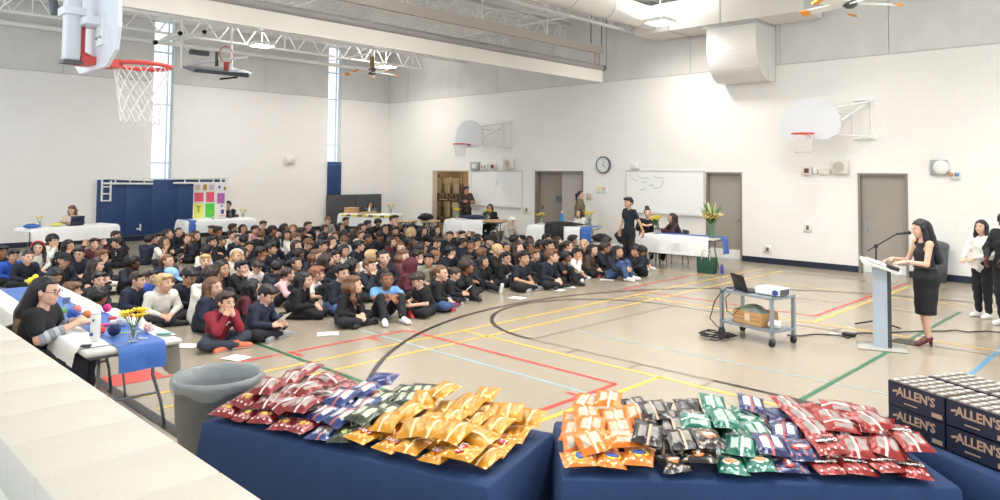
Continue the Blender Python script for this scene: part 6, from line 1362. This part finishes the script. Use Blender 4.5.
link('dress', to_mesh('dress', [(*q.mesh(), 0)], [mat('black dress fabric', '#15161a', .7, bump=.3, bscale=20)]), spk)
MB().tube([(.158*math.cos(a), -.005+.128*math.sin(a), 1.0) for a in [2*math.pi*i/24 for i in range(24)]], .012, 6, True).build('belt', M_black, spk)
M_burg = mat('burgundy leather', '#5f1a24', .3)
for j in (0, 1):
    s = Sdf((-.06, -.1, -.16), (.06, .2, .06), .008); s.u(s.cone((0, -.025, -.03), (0, .03, -.055), .032, .03), 0).u(s.cone((0, .03, -.055), (0, .13, -.115), .031, .024), .02).u(s.cone((0, .13, -.115), (0, .165, -.12), .023, .008), .02); s.cut(s.cone((0, -.01, .02), (0, .07, -.03), .03, .022), .004)
    V, F = s.mesh(); he = MB().cyl((0, -.035, -.05), (0, -.04, -.131), .016, .011, n=8); o = link('heel_pump', to_mesh('heel_pump', [(V, F, 0), (he.v, [f for f in he.f if len(f) == 4], 0)], [M_burg]), spk); M = Matrix.Translation(ps.an[j]) @ Matrix.Rotation(-.1+.2*j, 4, 'Z'); o.matrix_local = M
MB().cyl(lerp(ps.el[0], ps.wr[0], .84), lerp(ps.el[0], ps.wr[0], .92), .032, n=12).build('wristwatch', M_chrome, spk)
# two at the right edge
p1 = stand(hy=.25, wr=[(-.1, .28, 1.0), (.12, .28, .98)], el=[(-.23, .08, 1.06), (.23, .08, 1.06)], hands=[((.5, .7, -.3), (-.2, .2, 1), 'closed'), ((-.5, .7, -.3), (.2, .2, 1), 'closed')], bulk=1.15)
g = G(984, 317.5); o = adult(p1, (g[0], g[1], 0), rz_dir(IL*.9+TC*.25), 'person in a white sweater holding papers at the right edge', 'w', hair='L', hc='k', shoes='w', scale=.92)
g1 = g; sheet('white paper hanging from the hands of the white sweater', (g[0]+.22, g[1]-.10, .88), rz_dir(IL), (.16, .26), (1.3, 0))
p2 = stand(hy=.1, wr=[(-.12, .26, 1.0), (.12, .26, .98)], el=[(-.25, .06, 1.08), (.25, .06, 1.08)], bulk=1.35)
g = G(1009, 326); o = adult(p2, (g[0], g[1], 0), rz_dir(IL*.9+TC*.3), 'person in a long black jacket cut by the right edge', 'k', hair='A', hc='k', skin=3, shoes='w', scale=1.0, hood=True)
# standing boy by the registration table
p3 = stand(hy=.1, hp=-.05, el=[(-.2, -.1, 1.1), (.2, .0, 1.1)], wr=[(-.27, -.16, .88), (.2, .1, .9)], bulk=.95, hk=1.08, sw=.135); rz = rz_dir(TC*.5+IL*.8)
loc = hplace(p3, 628.5, 203, rz, 1.0); adult(p3, loc, rz, 'person in a navy polo standing behind the registration table end', 'n', 'short', 'S', 'k', 1, scale=1.0)
# olive coat by the double door
p4 = stand(hy=-.4, bulk=1.3); rz = rz_dir(IR*.9+TC*.2); hd = WX(580, 195, .75); S4 = hd[2]/1.495; print('OLIVE', S4); adult(p4, (hd[0], hd[1], 0), rz, 'person in a long olive shirt standing at the double door', 'o', hair='P', hc='k', glass=True, trous=mat('olive skirt', '#6b6350', .85), scale=S4)
seated_at(tE, .22, 579.5, 213, IL*.8+TC*.4, 'helper in a white top seated behind the double-door table', 'w', 'grey chair behind the double-door table', hair='L', hc='b')
seated_adult(511, 221, IR*.7+TC*.6, 'person in a grey hoodie sitting hunched between two tables', 'g', 'grey chair between the storeroom and double-door tables', scale=.88, hair='S', hc='g', hood=True, lean=.1, hp=-.5, trous=TOPC['g'], el=[(-.24, .2, .68), (.24, .2, .68)], wr=[(-.1, .36, .62), (.1, .36, .62)])
p6 = stand(hy=.2, el=[(-.24, .06, 1.1), (.24, .06, 1.1)], wr=[(.06, .2, 1.12), (-.06, .22, 1.1)], hands=[((1, .1, .1), (0, 1, 0), 'relaxed'), ((-1, .1, .1), (0, 1, 0), 'relaxed')], bulk=1.35); rz = rz_dir(TC*.8+IR*.5); hd = WX(466, 190, .45); S6 = hd[2]/1.495; print('BROWN', S6); adult(p6, (hd[0], hd[1], 0), rz, 'person in a brown coat with folded arms at the storeroom', 'c', hair='S', hc='k', skin=1, scale=S6)
seated_at(tD, .22, 490, 208, IL*.3+TC*.8, 'helper in black with glasses seated behind the storeroom table', 'k', 'grey chair behind the storeroom table', hair='L', hc='k', skin=1, glass=True)
seated_at(tC, .2, 370.5, 204.5, TC*.8+IR*.3, 'helper in a slate top seated before the charcoal mats', mat('fabric slate', '#5a6470', .85), 'grey chair behind the caution-tape table', hair='Q', hc='k', skin=1, hp=-.15)
seated_at(tA, .22, 72, 210.5, TC, 'helper in a pale knit seated behind the black laptop', mat('fabric oat', '#cfc3b0', .85), 'grey chair behind the far left table', hair='W', hc='m', hp=-.3)
seated_at(tB, .22, 228, 205, IL*.2+TC*.8, 'helper in a black turtleneck seated right of the display board', 'k', 'grey chair behind the display-board table', hair='S', hc='k')
seated_at(tG, .3, 647.5, 213, TC*.8+IL*.2, 'helper in a black jumper with a top bun at the registration table', 'k', 'grey chair behind the left of the registration table', hair='B', hc='k', hy=.2)
seated_at(tG, .25, 672, 218, IL*1.+TC*.1, 'helper in a plum jumper leaning over the registration table', 'v', 'grey chair behind the right of the registration table', hair='L', hc='b', skin=1, lean=.12, el=[(-.24, .28, .76), (.24, .28, .76)], wr=[(-.16, .5, .8), (.16, .48, .8)])
# helper at the craft table (nearest person)
dk = np.array([-.78, .56]); rk_ = rz_dir(dk); pk_ = chairsit(hy=-.18, hp=-.12, lean=.06, el=[(-.22, .16, .74), (.22, .16, .72)], wr=[(-.12, .36, .83), (.02, .40, .83)], hands=[((.8, .5, 0), (-.1, .1, 1), 'closed'), ((-.5, .8, 0), (.2, .1, 1), 'closed')], bulk=1.16, hk=1.06)
lk_ = hplace(pk_, 47, 291, rk_, 1.0); hw = adult(pk_, lk_, rk_, 'helper in a black T-shirt with long hair seated at the craft table', 'k', 'short', None or 'P', 'k', 0, feet=True, glass=True, h=.010, trous=M_charc)
for c in list(hw.children):
    if c.name.startswith('hair'): bpy.data.objects.remove(c)
s = Sdf((-.2, -.32, -.62), (.2, .16, .2), .0105); ang = np.arctan2(s.X, s.Y+.02); strand = .004*np.sin(ang*24+4*s.Z)+.003*np.sin(s.X*160+s.Z*8)
s.u(s.ell((0, -.014, .026), (.083, .102, .094)), 0).u(s.cone((0, -.07, .02), (0, -.13, -.2), .075, .09), .03).u(s.cone((0, -.13, -.2), (.0, -.17, -.52), .09, .045), .03); s.d += strand; s.cut(np.maximum(-(s.Y-.03), s.Z-.066), .006); s.cut(np.maximum(-(s.Y+.03), s.Z+.0), .008); s.cut(s.ell((0, .0, -.1), (.06, .08, .12)), .005)
V, F = s.mesh(); cz = V[F].mean(1); mi = ((cz[:, 2]+.25*np.sin(cz[:, 0]*40)*.1) < -.24).astype(int).tolist(); hh = link('long_hair', to_mesh('long_hair', [(V, F, mi)], [HAIRC['k'], mat('hair faded blond ends', '#8f7a62', .5, var=.3, vscale=30)]), hw); hh.matrix_local = Matrix.Translation(pk_.head) @ Matrix(pk_.R.tolist()).to_4x4() @ Matrix.Scale(pk_.hk, 4)
MB().ell((-.02, -.125, .085), (.03, .025, .035)).ell((.03, -.13, .07), (.035, .025, .03)).ell((0, -.135, .075), (.018, .018, .018)).build('hair_clip', mat('yellow clip', '#ecdf3a', .5), hh)
for i in (0, 1):
    a, b = pk_.el[i], pk_.wr[i]
    for k in range(5): c0, c1 = lerp(a, b, .0+k*.12), lerp(a, b, .11+k*.12); MB().cyl(c0, c1, .056-.003*k, .055-.003*k, n=14).build('sleeve_stripe', mat('fabric pale grey', '#b9bdc4', .85) if k % 2 else M_striped, hw)
seat_under(lk_, rk_, 'grey chair under the helper at the craft table')
